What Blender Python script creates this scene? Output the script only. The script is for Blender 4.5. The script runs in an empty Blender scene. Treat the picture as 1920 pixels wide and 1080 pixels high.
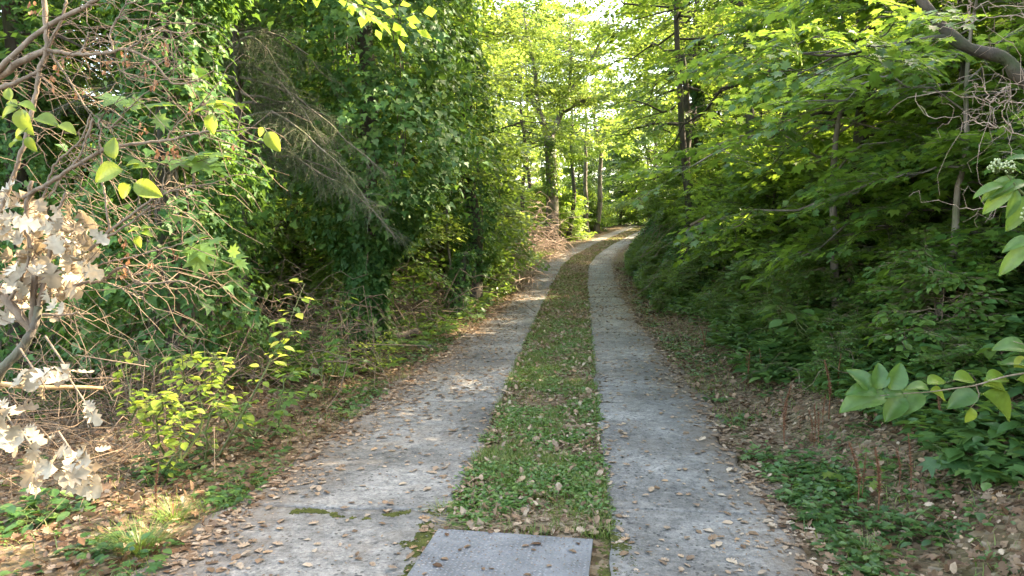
import bpy, math, random
import numpy as np
from mathutils import Vector
PI = math.pi
R = math.radians
C = bpy.context.scene.collection
scene = bpy.context.scene

# ---------------------------------------------------------------- camera, sky, sun, exposure
F_PX = 1300.0
CAM_H = 1.6
PITCH = math.atan(83.0 / F_PX)
cam_d = bpy.data.cameras.new("camera")
cam = bpy.data.objects.new("camera", cam_d)
C.objects.link(cam)
cam.location = (0, 0, CAM_H)
cam.rotation_euler = (PI / 2 - PITCH, 0, 0)
cam_d.sensor_width = 36.0
cam_d.lens = 36.0 * F_PX / 1920.0
cam_d.clip_start = 0.05
cam_d.clip_end = 1500
scene.camera = cam

SUN_AZ, SUN_EL = R(68), R(37)
world = bpy.data.worlds.new("World")
scene.world = world
world.use_nodes = True
wn = world.node_tree
bg = wn.nodes["Background"]
sky = wn.nodes.new("ShaderNodeTexSky")
sky.sky_type = 'NISHITA'
sky.sun_disc = False
sky.sun_elevation = SUN_EL
sky.sun_rotation = SUN_AZ
sky.dust_density = 2.5
sky.ozone_density = 0.6
wn.links.new(sky.outputs[0], bg.inputs[0])
bg.inputs[1].default_value = 0.15
sun_d = bpy.data.lights.new("sun", 'SUN')
sun_d.energy = 3.0
sun_d.angle = R(0.5)
sun_d.color = (1.0, 0.92, 0.78)
sun = bpy.data.objects.new("sun", sun_d)
C.objects.link(sun)
sdir = Vector((math.sin(SUN_AZ) * math.cos(SUN_EL), math.cos(SUN_AZ) * math.cos(SUN_EL), math.sin(SUN_EL)))
sun.rotation_euler = sdir.to_track_quat('Z', 'Y').to_euler()
scene.view_settings.view_transform = 'Standard'
scene.view_settings.look = 'None'
scene.view_settings.exposure = 3.66
scene.view_settings.gamma = 1.0
scene.view_settings.use_white_balance = True
scene.view_settings.white_balance_temperature = 8200
scene.view_settings.white_balance_tint = 10
scene.render.engine = 'CYCLES'
cy = scene.cycles
cy.max_bounces = 8
cy.diffuse_bounces = 5
cy.glossy_bounces = 2
cy.transmission_bounces = 5
cy.transparent_max_bounces = 4
cy.sample_clamp_indirect = 6.0
cy.use_denoising = True

# ---------------------------------------------------------------- maths helpers
def hash2(ix, iy, seed):
    h = (ix.astype(np.int64) * 374761393 + iy.astype(np.int64) * 668265263 + seed * 1274126177) & 0xffffffff
    h = ((h ^ (h >> 13)) * 1274126177) & 0xffffffff
    return ((h ^ (h >> 16)) & 0xffff) / 65535.0

def vnoise(x, y, seed=0):
    x = np.asarray(x, float); y = np.asarray(y, float)
    ix = np.floor(x); iy = np.floor(y)
    fx = x - ix; fy = y - iy
    fx = fx * fx * (3 - 2 * fx); fy = fy * fy * (3 - 2 * fy)
    a = hash2(ix, iy, seed); b = hash2(ix + 1, iy, seed)
    c = hash2(ix, iy + 1, seed); d = hash2(ix + 1, iy + 1, seed)
    return (a * (1 - fx) + b * fx) * (1 - fy) + (c * (1 - fx) + d * fx) * fy

def fbm(x, y, seed=0, o=3):
    s = 0; a = 0.5
    for k in range(o):
        s = s + a * vnoise(x * 2 ** k, y * 2 ** k, seed + k * 17)
        a *= 0.5
    return s / (1 - 0.5 ** o)

def sstep(a, b, x):
    t = np.clip((np.asarray(x, float) - a) / (b - a), 0, 1)
    return t * t * (3 - 2 * t)

def norm(v):
    v = np.asarray(v, float)
    return v / np.maximum(np.linalg.norm(v, axis=-1, keepdims=True), 1e-9)

_cp, _sp = math.cos(PITCH), math.sin(PITCH)
def P(px, py, Y):
    """point of the place seen at photo pixel (px, py) when it stands Y metres ahead"""
    a = (px - 960) / F_PX; b = -(py - 540) / F_PX
    dy = _cp + b * _sp; dz = -_sp + b * _cp
    t = Y / dy
    return np.array([a * t, Y, CAM_H + dz * t])

# ---------------------------------------------------------------- track line and terrain
_cy = np.array([-14, 0, 3.83, 7.9, 14.5, 21.5, 25, 29, 35, 42, 52, 64, 80, 110.])
_cx = np.array([-1.5, -.25, .09, .456, 1.07, 1.77, 2.17, 2.63, 3.66, 5.43, 8.4, 12.6, 20, 38])
_cz = np.array([0, 0, 0, 0, .02, .23, .40, .64, .98, 1.5, 2.28, 3.42, 3.9, 4.4])
YY = np.linspace(-14, 110, 1241)
def _sm(a, n=31):
    k = np.hanning(n); k /= k.sum()
    return np.convolve(np.pad(a, n // 2, mode='reflect', reflect_type='odd'), k, 'valid')
CX = _sm(np.interp(YY, _cy, _cx)); CZ = _sm(np.interp(YY, _cy, _cz))
TX = np.gradient(CX, YY); TL = np.sqrt(1 + TX ** 2)
def half_g(s): return np.interp(s, [3, 7.9, 14.5], [.45, .50, .57])
def wid_l(s): return np.interp(s, [3, 7.9, 14.5, 22], [1.34, 1.20, 1.02, .92])
def wid_r(s): return np.interp(s, [3, 14.5], [1.07, 1.05])

def lateral(x, y):
    """signed distance from the middle of the track (right positive) and station"""
    x = np.atleast_1d(np.asarray(x, float)); y = np.atleast_1d(np.asarray(y, float))
    d = np.empty(len(x)); s = np.empty(len(x))
    cx = CX[::4]; cyy = YY[::4]; tx = TX[::4]; tl = TL[::4]
    for i in range(0, len(x), 20000):
        X = x[i:i + 20000, None]; Yv = y[i:i + 20000, None]
        k = np.argmin((X - cx) ** 2 + (Yv - cyy) ** 2, axis=1)
        rx = x[i:i + 20000] - cx[k]; ry = y[i:i + 20000] - cyy[k]
        al = (rx * tx[k] + ry) / tl[k]
        d[i:i + 20000] = (rx - ry * tx[k]) / tl[k]
        s[i:i + 20000] = cyy[k] + al / tl[k]
    return d, s

def gh(x, y):
    d, s = lateral(x, y)
    z = np.interp(s, YY, CZ)
    eR = d - half_g(s) - wid_r(s); eL = -d - half_g(s) - wid_l(s)
    near = np.interp(eR, [0, .5, 1.2, 2.2, 4, 8, 20, 60, 200], [0, .05, .38, 1.1, 2.2, 3.7, 6.5, 12, 16])
    far = np.interp(eR, [0, .5, .9, 1.6, 3, 8, 20, 60, 200], [0, .05, .55, 1.7, 2.5, 4.0, 7, 12, 16])
    k = sstep(13, 21, s) * (1 - .8 * sstep(60, 75, s))
    z = z + near * (1 - k) + far * k
    z = z + np.interp(eL, [0, .8, 2, 5, 12, 30, 80], [0, 0, -.1, -.6, -2.2, -3.5, -5])
    off = sstep(0.05, .8, np.maximum(eR, eL))
    x = np.atleast_1d(x); y = np.atleast_1d(y)
    z = z + off * ((fbm(x * .9, y * .9, 3) - .5) * .22 + (fbm(x * 4, y * 4, 9) - .5) * .06)
    z = z + .012 * (fbm(x * 6, y * 6, 5) - .5) * (np.abs(d) < half_g(s) - .05)
    return z
def gz(x, y): return float(gh([x], [y])[0])

# ---------------------------------------------------------------- mesh collector
class MB:
    def __init__(s):
        s.v = []; s.t = []; s.q = []; s.tm = []; s.qm = []; s.n = 0
    def add(s, v, t=None, q=None, m=0):
        v = np.asarray(v, float).reshape(-1, 3)
        if t is not None and len(t):
            t = np.asarray(t, int); s.t.append(t + s.n); s.tm.append(np.full(len(t), m, int))
        if q is not None and len(q):
            q = np.asarray(q, int); s.q.append(q + s.n); s.qm.append(np.full(len(q), m, int))
        s.v.append(v); s.n += len(v)
    def flat(s):
        V = np.concatenate(s.v) if s.v else np.zeros((0, 3))
        T = np.concatenate(s.t) if s.t else np.zeros((0, 3), int)
        Q = np.concatenate(s.q) if s.q else np.zeros((0, 4), int)
        TM = np.concatenate(s.tm) if s.tm else np.zeros(0, int)
        QM = np.concatenate(s.qm) if s.qm else np.zeros(0, int)
        return V, T, Q, TM, QM
    def stamp(s, tpl, O, M, sc, m=None):
        """tpl=(V,T,Q,TM,QM); O (N,3); M (N,3,3) columns are axes; sc (N,)"""
        V, T, Q, TM, QM = tpl
        N = len(O); nv = len(V)
        if N == 0: return
        W = np.einsum('nij,vj->nvi', M, V) * np.asarray(sc, float).reshape(-1, 1, 1) + O[:, None, :]
        base = (np.arange(N) * nv + s.n)[:, None, None]
        if len(T):
            s.t.append((T[None] + base).reshape(-1, 3)); s.tm.append(np.tile(TM, N) if m is None else np.full(N * len(T), m))
        if len(Q):
            s.q.append((Q[None] + base).reshape(-1, 4)); s.qm.append(np.tile(QM, N) if m is None else np.full(N * len(Q), m))
        s.v.append(W.reshape(-1, 3)); s.n += N * nv
    def build(s, name, mats, parent=None, loc=None, smooth=True):
        V, T, Q, TM, QM = s.flat()
        me = bpy.data.meshes.new(name)
        nt, nq = len(T), len(Q)
        me.vertices.add(len(V)); me.vertices.foreach_set('co', V.astype(np.float32).ravel())
        me.loops.add(nt * 3 + nq * 4)
        me.loops.foreach_set('vertex_index', np.concatenate([T.ravel(), Q.ravel()]).astype(np.int32))
        me.polygons.add(nt + nq)
        st = np.concatenate([np.arange(nt) * 3, nt * 3 + np.arange(nq) * 4]).astype(np.int32)
        me.polygons.foreach_set('loop_start', st)
        me.polygons.foreach_set('material_index', np.concatenate([TM, QM]).astype(np.int32))
        me.polygons.foreach_set('use_smooth', np.full(nt + nq, smooth))
        me.update(calc_edges=True)
        for mt in (mats if isinstance(mats, (list, tuple)) else [mats]): me.materials.append(mt)
        o = bpy.data.objects.new(name, me); C.objects.link(o)
        if loc is not None: o.location = loc
        if parent is not None: o.parent = parent
        return o

def tube(mb, pts, rad, sides=6, m=0, cap=True):
    pts = np.asarray(pts, float); n = len(pts)
    rad = np.broadcast_to(np.asarray(rad, float), (n,))
    tan = norm(np.gradient(pts, axis=0))
    ref = np.array([0, 0, 1.]) if abs(tan[0][2]) < .9 else np.array([1., 0, 0])
    a = np.empty((n, 3)); b = np.empty((n, 3))
    u = ref
    for i in range(n):
        u = u - tan[i] * np.dot(u, tan[i]); u = u / max(np.linalg.norm(u), 1e-6)
        a[i] = u; b[i] = np.cross(tan[i], u)
    ang = np.arange(sides) * 2 * PI / sides
    V = pts[:, None] + rad[:, None, None] * (np.cos(ang)[None, :, None] * a[:, None] + np.sin(ang)[None, :, None] * b[:, None])
    i = np.arange(n - 1)[:, None] * sides; j = np.arange(sides)[None]; j2 = (j + 1) % sides
    q = np.stack([i + j, i + j2, i + sides + j2, i + sides + j], -1).reshape(-1, 4)
    V = V.reshape(-1, 3)
    if cap:
        V = np.vstack([V, pts[-1] + tan[-1] * rad[-1] * .5]); k = len(V) - 1
        base = (n - 1) * sides
        t = np.array([[base + jj, base + (jj + 1) % sides, k] for jj in range(sides)])
        mb.add(V, t=t, q=q, m=m)
    else:
        mb.add(V, q=q, m=m)

def spline(pts, n=24):
    """Catmull-Rom through a few points"""
    p = np.asarray(pts, float)
    if len(p) < 3: return p[0] + (p[-1] - p[0]) * np.linspace(0, 1, n)[:, None]
    q = np.vstack([2 * p[0] - p[1], p, 2 * p[-1] - p[-2]])
    t = np.linspace(0, len(p) - 1 - 1e-6, n); k = t.astype(int); f = (t - k)[:, None]
    a, b, c, d = q[k], q[k + 1], q[k + 2], q[k + 3]
    return .5 * (2 * b + (c - a) * f + (2 * a - 5 * b + 4 * c - d) * f ** 2 + (3 * b - a - 3 * c + d) * f ** 3)

def frames(d, n):
    d = norm(d); x = norm(np.cross(d, n)); z = np.cross(x, d)
    return np.stack([x, d, z], axis=-1)

# ---------------------------------------------------------------- leaf shapes (base at origin, tip along +Y, unit length)
def fan(right, cz=-.03, cyy=.38, tipz=-.10, basez=0.0):
    pts = [(0, 0, basez)] + [(x, y, z) for x, y, z in right] + [(0, 1, tipz)] + [(-x, y, z) for x, y, z in right[::-1]]
    V = np.array([(0, cyy, cz)] + pts, float)
    n = len(pts)
    T = np.array([(0, 1 + i, 1 + (i + 1) % n) for i in range(n)])
    return (V, T, np.zeros((0, 4), int), np.zeros(len(T), int), np.zeros(0, int))
def fan_pet(right, **k):
    V, T, Q, TM, QM = fan(right, **k)
    return V, T, Q, TM, QM
L_MAPLE = fan([(.30, -.04, .02), (.22, .17, .03), (.56, .34, -.03), (.27, .45, .04), (.36, .72, -.02), (.13, .62, .03)], cyy=.33)
L_IVY = fan([(.36, -.08, .02), (.52, .24, .01), (.24, .44, .05)], cyy=.28)
L_OVAL = fan([(.20, .14, .04), (.33, .40, .06), (.25, .70, .04)], cyy=.42)
L_OAK = fan([(.12, .12, .02), (.26, .20, .08), (.14, .30, .02), (.36, .42, .12), (.18, .52, .03), (.36, .66, .10), (.18, .74, .02), (.22, .90, .06)], cyy=.5, tipz=.08)
L_SIMPLE = (np.array([(0, 0, 0), (.34, .45, .07), (0, 1, -.08), (-.34, .45, .07)]), np.array([(0, 1, 2), (0, 2, 3)]), np.zeros((0, 4), int), np.zeros(2, int), np.zeros(0, int))
L_CURL = (np.array([(0, 0, 0), (.25, .22, .07), (.30, .62, .12), (.03, .5, 0), (.1, 1, .02), (-.30, .28, .05), (-.22, .70, .13)]),
          np.array([(0, 1, 3), (1, 2, 3), (2, 4, 3), (0, 3, 5), (5, 3, 6), (6, 3, 4)]), np.zeros((0, 4), int), np.zeros(6, int), np.zeros(0, int))

def hero_leaf(wd=.33, n=31, fold=.10, bend=.22, teeth=0.0):
    """large foreground leaf, gridded, with a pinched midrib, a curved blade and a stalk"""
    t = np.linspace(0, 1, n)
    w = wd * np.sin(PI * t ** .82) ** .75 + .002
    V = []; 
    for i, (a, b) in enumerate(zip(t, w)):
        tb = 1 + teeth * (1 if i % 2 else -1)
        for u in (-1, -.5, 0, .5, 1):
            V.append((u * b * (tb if abs(u) == 1 else 1), a + .06 * abs(u) * (1 - a), fold * abs(u) * b / wd - bend * a * a + .03 * math.sin(a * 5 + u * 2) + (.010 * abs(math.sin((a - abs(u) * .16) * PI * 8)) - .006) * (abs(u) > .1)))
    Q = [(i * 5 + j, i * 5 + j + 1, (i + 1) * 5 + j + 1, (i + 1) * 5 + j) for i in range(n - 1) for j in range(4)]
    return (np.array(V), np.zeros((0, 3), int), np.array(Q), np.zeros(0, int), np.zeros(len(Q), int))
L_HERO = hero_leaf(teeth=.035, n=41, fold=.2, bend=.3)
L_HERO_THIN = hero_leaf(wd=.2, teeth=.02)

def scale_tpl(t, s):
    return (t[0] * s,) + t[1:]

def spray(rng, leaf, nl=14, L=.5, ls=.09, spread=.30, side=3, jn=.35, twig=True, tr=.003):
    """a leafy twig: main axis along +Y, leaves in a loose plane with +Z up, slot 1 = bark"""
    mb = MB()
    axes = [(np.zeros(3), np.array([0, 1., 0]), L)]
    for k in range(side):
        u = .2 + .6 * (k + .5) / side; sg = 1 if k % 2 else -1
        axes.append((np.array([0, u * L, -.06 * L * u * u]), norm(np.array([sg * .9, .8, rng.uniform(-.15, .15)])), L * spread * rng.uniform(.8, 1.5)))
    tot = sum(a[2] for a in axes)
    O = []; D = []; Nn = []; S = []
    for (o, d, l) in axes:
        m = max(3, int(round(nl * l / tot)))
        if twig:
            pp = np.array([o + d * l * t + np.array([0, 0, -.10 * l * t * t]) for t in np.linspace(0, 1, 4)])
            tube(mb, pp, np.linspace(tr, tr * .35, 4), 3, m=1, cap=False)
        for i in range(m):
            t = (i + .7) / m; sg = 1 if i % 2 else -1
            p = o + d * l * t + np.array([0, 0, -.10 * l * t * t])
            x = np.cross(d, [0, 0, 1.])
            out = d * rng.uniform(.5, 1.1) + x * sg * rng.uniform(.5, 1.1) + np.array([0, 0, rng.uniform(-.5, .15)])
            if i == m - 1: out = d + np.array([0, 0, -.2])
            O.append(p + norm(out) * ls * .25); D.append(out); Nn.append(np.array([rng.normal(0, jn), rng.normal(0, jn), 1.])); S.append(ls * rng.uniform(.6, 1.15))
    mb.stamp(leaf, np.array(O), frames(np.array(D), np.array(Nn)), np.array(S), m=0)
    return mb.flat()

# ---------------------------------------------------------------- materials
def newmat(name):
    m = bpy.data.materials.new(name); m.use_nodes = True
    nt = m.node_tree; nt.nodes.clear()
    out = nt.nodes.new('ShaderNodeOutputMaterial')
    return m, nt, nt.nodes, nt.links, out

def ramp(nodes, cols, interp='LINEAR'):
    r = nodes.new('ShaderNodeValToRGB'); e = r.color_ramp.elements
    r.color_ramp.interpolation = interp
    while len(e) < len(cols): e.new(0.5)
    for i, c in enumerate(cols):
        pos, col = c if isinstance(c[1], (tuple, list)) else (i / (len(cols) - 1), c)
        e[i].position = pos; e[i].color = (*col, 1)
    return r

def noise_node(nodes, links, scale, detail=4, rough=.6, coord=None, dist=0):
    n = nodes.new('ShaderNodeTexNoise'); n.inputs['Scale'].default_value = scale
    n.inputs['Detail'].default_value = detail; n.inputs['Roughness'].default_value = rough
    n.inputs['Distortion'].default_value = dist
    if coord is not None: links.new(coord, n.inputs['Vector'])
    return n

def leaf_mat(name, cols, trans, tfac=.38, rough=.42, spec=.45):
    m, nt, N, L, out = newmat(name)
    g = N.new('ShaderNodeNewGeometry')
    r = ramp(N, cols); L.new(g.outputs['Random Per Island'], r.inputs[0])
    tc = N.new('ShaderNodeTexCoord')
    nz = noise_node(N, L, 45, 2, .5, tc.outputs['Object'])
    nr = ramp(N, [(.3, (.75, .75, .75)), (.75, (1.2, 1.2, 1.2))]); L.new(nz.outputs[0], nr.inputs[0])
    mul = N.new('ShaderNodeMixRGB'); mul.blend_type = 'MULTIPLY'; mul.inputs[0].default_value = 1
    L.new(r.outputs[0], mul.inputs[1]); L.new(nr.outputs[0], mul.inputs[2])
    p = N.new('ShaderNodeBsdfPrincipled'); L.new(mul.outputs[0], p.inputs['Base Color'])
    p.inputs['Roughness'].default_value = rough
    p.inputs['Specular IOR Level'].default_value = spec
    t = N.new('ShaderNodeBsdfTranslucent')
    tr = ramp(N, [tuple(c * .75 for c in trans), trans, tuple(min(1, c * 1.3) for c in trans)]); L.new(g.outputs['Random Per Island'], tr.inputs[0])
    L.new(tr.outputs[0], t.inputs[0])
    mx = N.new('ShaderNodeMixShader'); mx.inputs[0].default_value = tfac
    L.new(p.outputs[0], mx.inputs[1]); L.new(t.outputs[0], mx.inputs[2]); L.new(mx.outputs[0], out.inputs[0])
    return m

def bark_mat(name, c1, c2, scale=12, stretch=.25, bump=.6, moss=None):
    m, nt, N, L, out = newmat(name)
    tc = N.new('ShaderNodeTexCoord'); mp = N.new('ShaderNodeMapping'); mp.inputs['Scale'].default_value = (1, 1, stretch)
    L.new(tc.outputs['Object'], mp.inputs[0])
    n = noise_node(N, L, scale, 6, .65, mp.outputs[0], .6)
    r = ramp(N, [(.32, c1), (.68, c2)]); L.new(n.outputs[0], r.inputs[0])
    col = r.outputs[0]
    if moss:
        n2 = noise_node(N, L, 2.2, 4, .6, tc.outputs['Object'])
        rr = ramp(N, [(.5, (0, 0, 0)), (.62, (1, 1, 1))]); L.new(n2.outputs[0], rr.inputs[0])
        mx = N.new('ShaderNodeMixRGB'); L.new(rr.outputs[0], mx.inputs[0]); L.new(col, mx.inputs[1]); mx.inputs[2].default_value = (*moss, 1)
        col = mx.outputs[0]
    p = N.new('ShaderNodeBsdfPrincipled'); L.new(col, p.inputs['Base Color']); p.inputs['Roughness'].default_value = .85
    b = N.new('ShaderNodeBump'); b.inputs['Strength'].default_value = bump; b.inputs['Distance'].default_value = .03
    L.new(n.outputs[0], b.inputs['Height']); L.new(b.outputs[0], p.inputs['Normal']); L.new(p.outputs[0], out.inputs[0])
    return m

def soil_mat():
    m, nt, N, L, out = newmat('leaf_mould')
    tc = N.new('ShaderNodeTexCoord')
    v = N.new('ShaderNodeTexVoronoi'); v.inputs['Scale'].default_value = 26; L.new(tc.outputs['Object'], v.inputs['Vector'])
    r = ramp(N, [(0, (.055, .032, .018)), (.35, (.13, .085, .052)), (.6, (.20, .14, .09)), (.8, (.09, .06, .035)), (1, (.28, .21, .15))])
    sp = N.new('ShaderNodeSeparateColor'); L.new(v.outputs['Color'], sp.inputs[0]); L.new(sp.outputs[0], r.inputs[0])
    n = noise_node(N, L, 3, 5, .6, tc.outputs['Object'])
    nr = ramp(N, [(.42, (0, 0, 0)), (.66, (1, 1, 1))]); L.new(n.outputs[0], nr.inputs[0])
    n3 = noise_node(N, L, 60, 4, .7, tc.outputs['Object'])
    gr = ramp(N, [(.3, (.02, .035, .008)), (.7, (.07, .10, .025))]); L.new(n3.outputs[0], gr.inputs[0])
    f = N.new('ShaderNodeMath'); f.operation = 'MULTIPLY'; f.inputs[1].default_value = .35; L.new(nr.outputs[0], f.inputs[0])
    mx = N.new('ShaderNodeMixRGB'); L.new(f.outputs[0], mx.inputs[0]); L.new(r.outputs[0], mx.inputs[1]); L.new(gr.outputs[0], mx.inputs[2])
    p = N.new('ShaderNodeBsdfPrincipled'); L.new(mx.outputs[0], p.inputs['Base Color']); p.inputs['Roughness'].default_value = .95
    p.inputs['Specular IOR Level'].default_value = .2
    b = N.new('ShaderNodeBump'); b.inputs['Strength'].default_value = .8; b.inputs['Distance'].default_value = .03
    L.new(v.outputs['Distance'], b.inputs['Height']); L.new(b.outputs[0], p.inputs['Normal']); L.new(p.outputs[0], out.inputs[0])
    return m

def concrete_mat():
    m, nt, N, L, out = newmat('weathered_concrete')
    tc = N.new('ShaderNodeTexCoord'); co = tc.outputs['Object']
    big = noise_node(N, L, .9, 5, .6, co, .4)
    r1 = ramp(N, [(.28, (.10, .095, .087)), (.5, (.20, .192, .178)), (.72, (.345, .332, .308))]); L.new(big.outputs[0], r1.inputs[0])
    mid = noise_node(N, L, 13, 8, .78, co, .3)
    r2 = ramp(N, [(.32, (.30, .30, .32)), (.45, (.8, .8, .8)), (.55, (1.05, 1.04, 1.03)), (.68, (1.5, 1.47, 1.42))]); L.new(mid.outputs[0], r2.inputs[0])
    mu = N.new('ShaderNodeMixRGB'); mu.blend_type = 'MULTIPLY'; mu.inputs[0].default_value = 1
    L.new(r1.outputs[0], mu.inputs[1]); L.new(r2.outputs[0], mu.inputs[2])
    # aggregate grain and pits
    fine = noise_node(N, L, 48, 6, .8, co)
    r3 = ramp(N, [(.34, (.16, .16, .17)), (.44, (.85, .85, .85)), (.58, (1.05, 1.05, 1.05)), (.68, (1.7, 1.66, 1.6))]); L.new(fine.outputs[0], r3.inputs[0])
    mu2 = N.new('ShaderNodeMixRGB'); mu2.blend_type = 'MULTIPLY'; mu2.inputs[0].default_value = .9
    L.new(mu.outputs[0], mu2.inputs[1]); L.new(r3.outputs[0], mu2.inputs[2])
    # dark lichen spots in patches
    v = N.new('ShaderNodeTexVoronoi'); v.inputs['Scale'].default_value = 22; v.inputs['Randomness'].default_value = 1; L.new(co, v.inputs['Vector'])
    warp = noise_node(N, L, 30, 3, .6, co); 
    ad = N.new('ShaderNodeMath'); ad.operation = 'MULTIPLY_ADD'; ad.inputs[1].default_value = .45; L.new(warp.outputs[0], ad.inputs[0]); L.new(v.outputs['Distance'], ad.inputs[2])
    rs = ramp(N, [(.40, (1, 1, 1)), (.46, (0, 0, 0))]); L.new(ad.outputs[0], rs.inputs[0])
    pt = noise_node(N, L, 2.4, 3, .6, co)
    rp = ramp(N, [(.38, (0, 0, 0)), (.56, (.9, .9, .9))]); L.new(pt.outputs[0], rp.inputs[0])
    mm = N.new('ShaderNodeMath'); mm.operation = 'MULTIPLY'; L.new(rs.outputs[0], mm.inputs[0]); L.new(rp.outputs[0], mm.inputs[1])
    mx = N.new('ShaderNodeMixRGB'); L.new(mm.outputs[0], mx.inputs[0]); L.new(mu2.outputs[0], mx.inputs[1]); mx.inputs[2].default_value = (.035, .036, .034, 1)
    # brown tannin stain
    st = noise_node(N, L, 1.7, 5, .65, co, 1.0)
    rst = ramp(N, [(.52, (0, 0, 0)), (.75, (.45, .45, .45))]); L.new(st.outputs[0], rst.inputs[0])
    mx2 = N.new('ShaderNodeMixRGB'); L.new(rst.outputs[0], mx2.inputs[0]); L.new(mx.outputs[0], mx2.inputs[1]); mx2.inputs[2].default_value = (.19, .145, .105, 1)
    # soil washed on to the outer rim
    at = N.new('ShaderNodeAttribute'); at.attribute_name = 'rim'
    dn = noise_node(N, L, 5, 6, .75, co, .5)
    am = N.new('ShaderNodeMath'); am.operation = 'MULTIPLY_ADD'; am.inputs[1].default_value = 1.5; L.new(dn.outputs[0], am.inputs[0]); L.new(at.outputs['Fac'], am.inputs[2])
    ra = ramp(N, [(.0, (0, 0, 0)), (.0, (0, 0, 0)), (1, (1, 1, 1))])
    mr = N.new('ShaderNodeMapRange'); mr.inputs['From Min'].default_value = 1.12; mr.inputs['From Max'].default_value = 1.75; mr.inputs['To Max'].default_value = .85
    L.new(am.outputs[0], mr.inputs['Value'])
    mx3 = N.new('ShaderNodeMixRGB'); L.new(mr.outputs[0], mx3.inputs[0]); L.new(mx2.outputs[0], mx3.inputs[1]); mx3.inputs[2].default_value = (.135, .098, .068, 1)
    # hairline cracks
    cn = noise_node(N, L, 1.1, 3, .5, co); cs = N.new('ShaderNodeVectorMath'); cs.operation = 'MULTIPLY_ADD'
    L.new(cn.outputs['Color'], cs.inputs[0]); cs.inputs[1].default_value = (1.2, 1.2, 1.2); L.new(co, cs.inputs[2])
    cv = N.new('ShaderNodeTexVoronoi'); cv.feature = 'DISTANCE_TO_EDGE'; cv.inputs['Scale'].default_value = .55; L.new(cs.outputs[0], cv.inputs['Vector'])
    cr_ = ramp(N, [(0, (.8, .8, .8)), (.0025, (.45, .45, .45)), (.005, (0, 0, 0))]); L.new(cv.outputs['Distance'], cr_.inputs[0])
    cm = noise_node(N, L, .8, 4, .7, co); cmr = ramp(N, [(.54, (0, 0, 0)), (.62, (1, 1, 1))]); L.new(cm.outputs[0], cmr.inputs[0])
    cmm = N.new('ShaderNodeMath'); cmm.operation = 'MULTIPLY'; L.new(cr_.outputs[0], cmm.inputs[0]); L.new(cmr.outputs[0], cmm.inputs[1])
    mx4 = N.new('ShaderNodeMixRGB'); L.new(cmm.outputs[0], mx4.inputs[0]); L.new(mx3.outputs[0], mx4.inputs[1]); mx4.inputs[2].default_value = (.03, .032, .02, 1)
    p = N.new('ShaderNodeBsdfPrincipled'); L.new(mx4.outputs[0], p.inputs['Base Color']); p.inputs['Roughness'].default_value = .85
    p.inputs['Specular IOR Level'].default_value = .3
    hs = N.new('ShaderNodeMath'); hs.operation = 'ADD'; L.new(mid.outputs[0], hs.inputs[0]); L.new(fine.outputs[0], hs.inputs[1])
    b = N.new('ShaderNodeBump'); b.inputs['Strength'].default_value = .55; b.inputs['Distance'].default_value = .02
    L.new(hs.outputs[0], b.inputs['Height']); L.new(b.outputs[0], p.inputs['Normal']); L.new(p.outputs[0], out.inputs[0])
    return m

def plain_mat(name, c1, c2, scale=20, rough=.8, metal=0, bump=.3, spec=.5):
    m, nt, N, L, out = newmat(name)
    tc = N.new('ShaderNodeTexCoord')
    n = noise_node(N, L, scale, 5, .65, tc.outputs['Object'])
    r = ramp(N, [(.3, c1), (.7, c2)]); L.new(n.outputs[0], r.inputs[0])
    p = N.new('ShaderNodeBsdfPrincipled'); L.new(r.outputs[0], p.inputs['Base Color']); p.inputs['Roughness'].default_value = rough
    p.inputs['Metallic'].default_value = metal; p.inputs['Specular IOR Level'].default_value = spec
    b = N.new('ShaderNodeBump'); b.inputs['Strength'].default_value = bump; b.inputs['Distance'].default_value = .01
    L.new(n.outputs[0], b.inputs['Height']); L.new(b.outputs[0], p.inputs['Normal']); L.new(p.outputs[0], out.inputs[0])
    return m

M = {}
M['maple'] = leaf_mat('maple_leaf', [(.034, .102, .022), (.050, .128, .026), (.070, .150, .030), (.12, .175, .034)], (.30, .45, .055), .46)
M['maple_yellow'] = leaf_mat('maple_leaf_yellowish', [(.06, .12, .022), (.09, .16, .028), (.14, .18, .03), (.05, .11, .02)], (.32, .44, .075), .48)
M['hazel'] = leaf_mat('hazel_leaf', [(.045, .115, .03), (.06, .135, .035), (.08, .155, .04), (.12, .19, .045)], (.26, .40, .05), .40)
M['ivy'] = leaf_mat('ivy_leaf', [(.026, .082, .022), (.036, .105, .029), (.052, .13, .038), (.10, .17, .04)], (.18, .34, .05), .28, .5, .22)
M['needles'] = leaf_mat('spruce_needles', [(.030, .065, .030), (.042, .085, .038), (.06, .10, .045), (.09, .105, .055)], (.10, .12, .05), .2, .55, .3)
M['groundleaf'] = leaf_mat('ground_plant_leaf', [(.026, .075, .022), (.038, .10, .028), (.055, .125, .032), (.09, .16, .04)], (.16, .28, .04), .3)
M['clover'] = leaf_mat('strip_plant_leaf', [(.040, .11, .026), (.055, .14, .03), (.08, .165, .038), (.12, .19, .045)], (.2, .36, .05), .32)
M['lime'] = leaf_mat('pale_lime_leaf', [(.11, .19, .025), (.15, .23, .03), (.20, .27, .04), (.30, .30, .06)], (.42, .50, .07), .42)
M['grass'] = leaf_mat('grass_blade', [(.05, .11, .018), (.08, .15, .025), (.12, .17, .03), (.22, .20, .08)], (.22, .32, .05), .3, .5)
M['straw'] = leaf_mat('dry_straw', [(.24, .17, .09), (.33, .25, .15), (.42, .34, .22)], (.3, .22, .12), .2, .6, .2)
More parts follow.
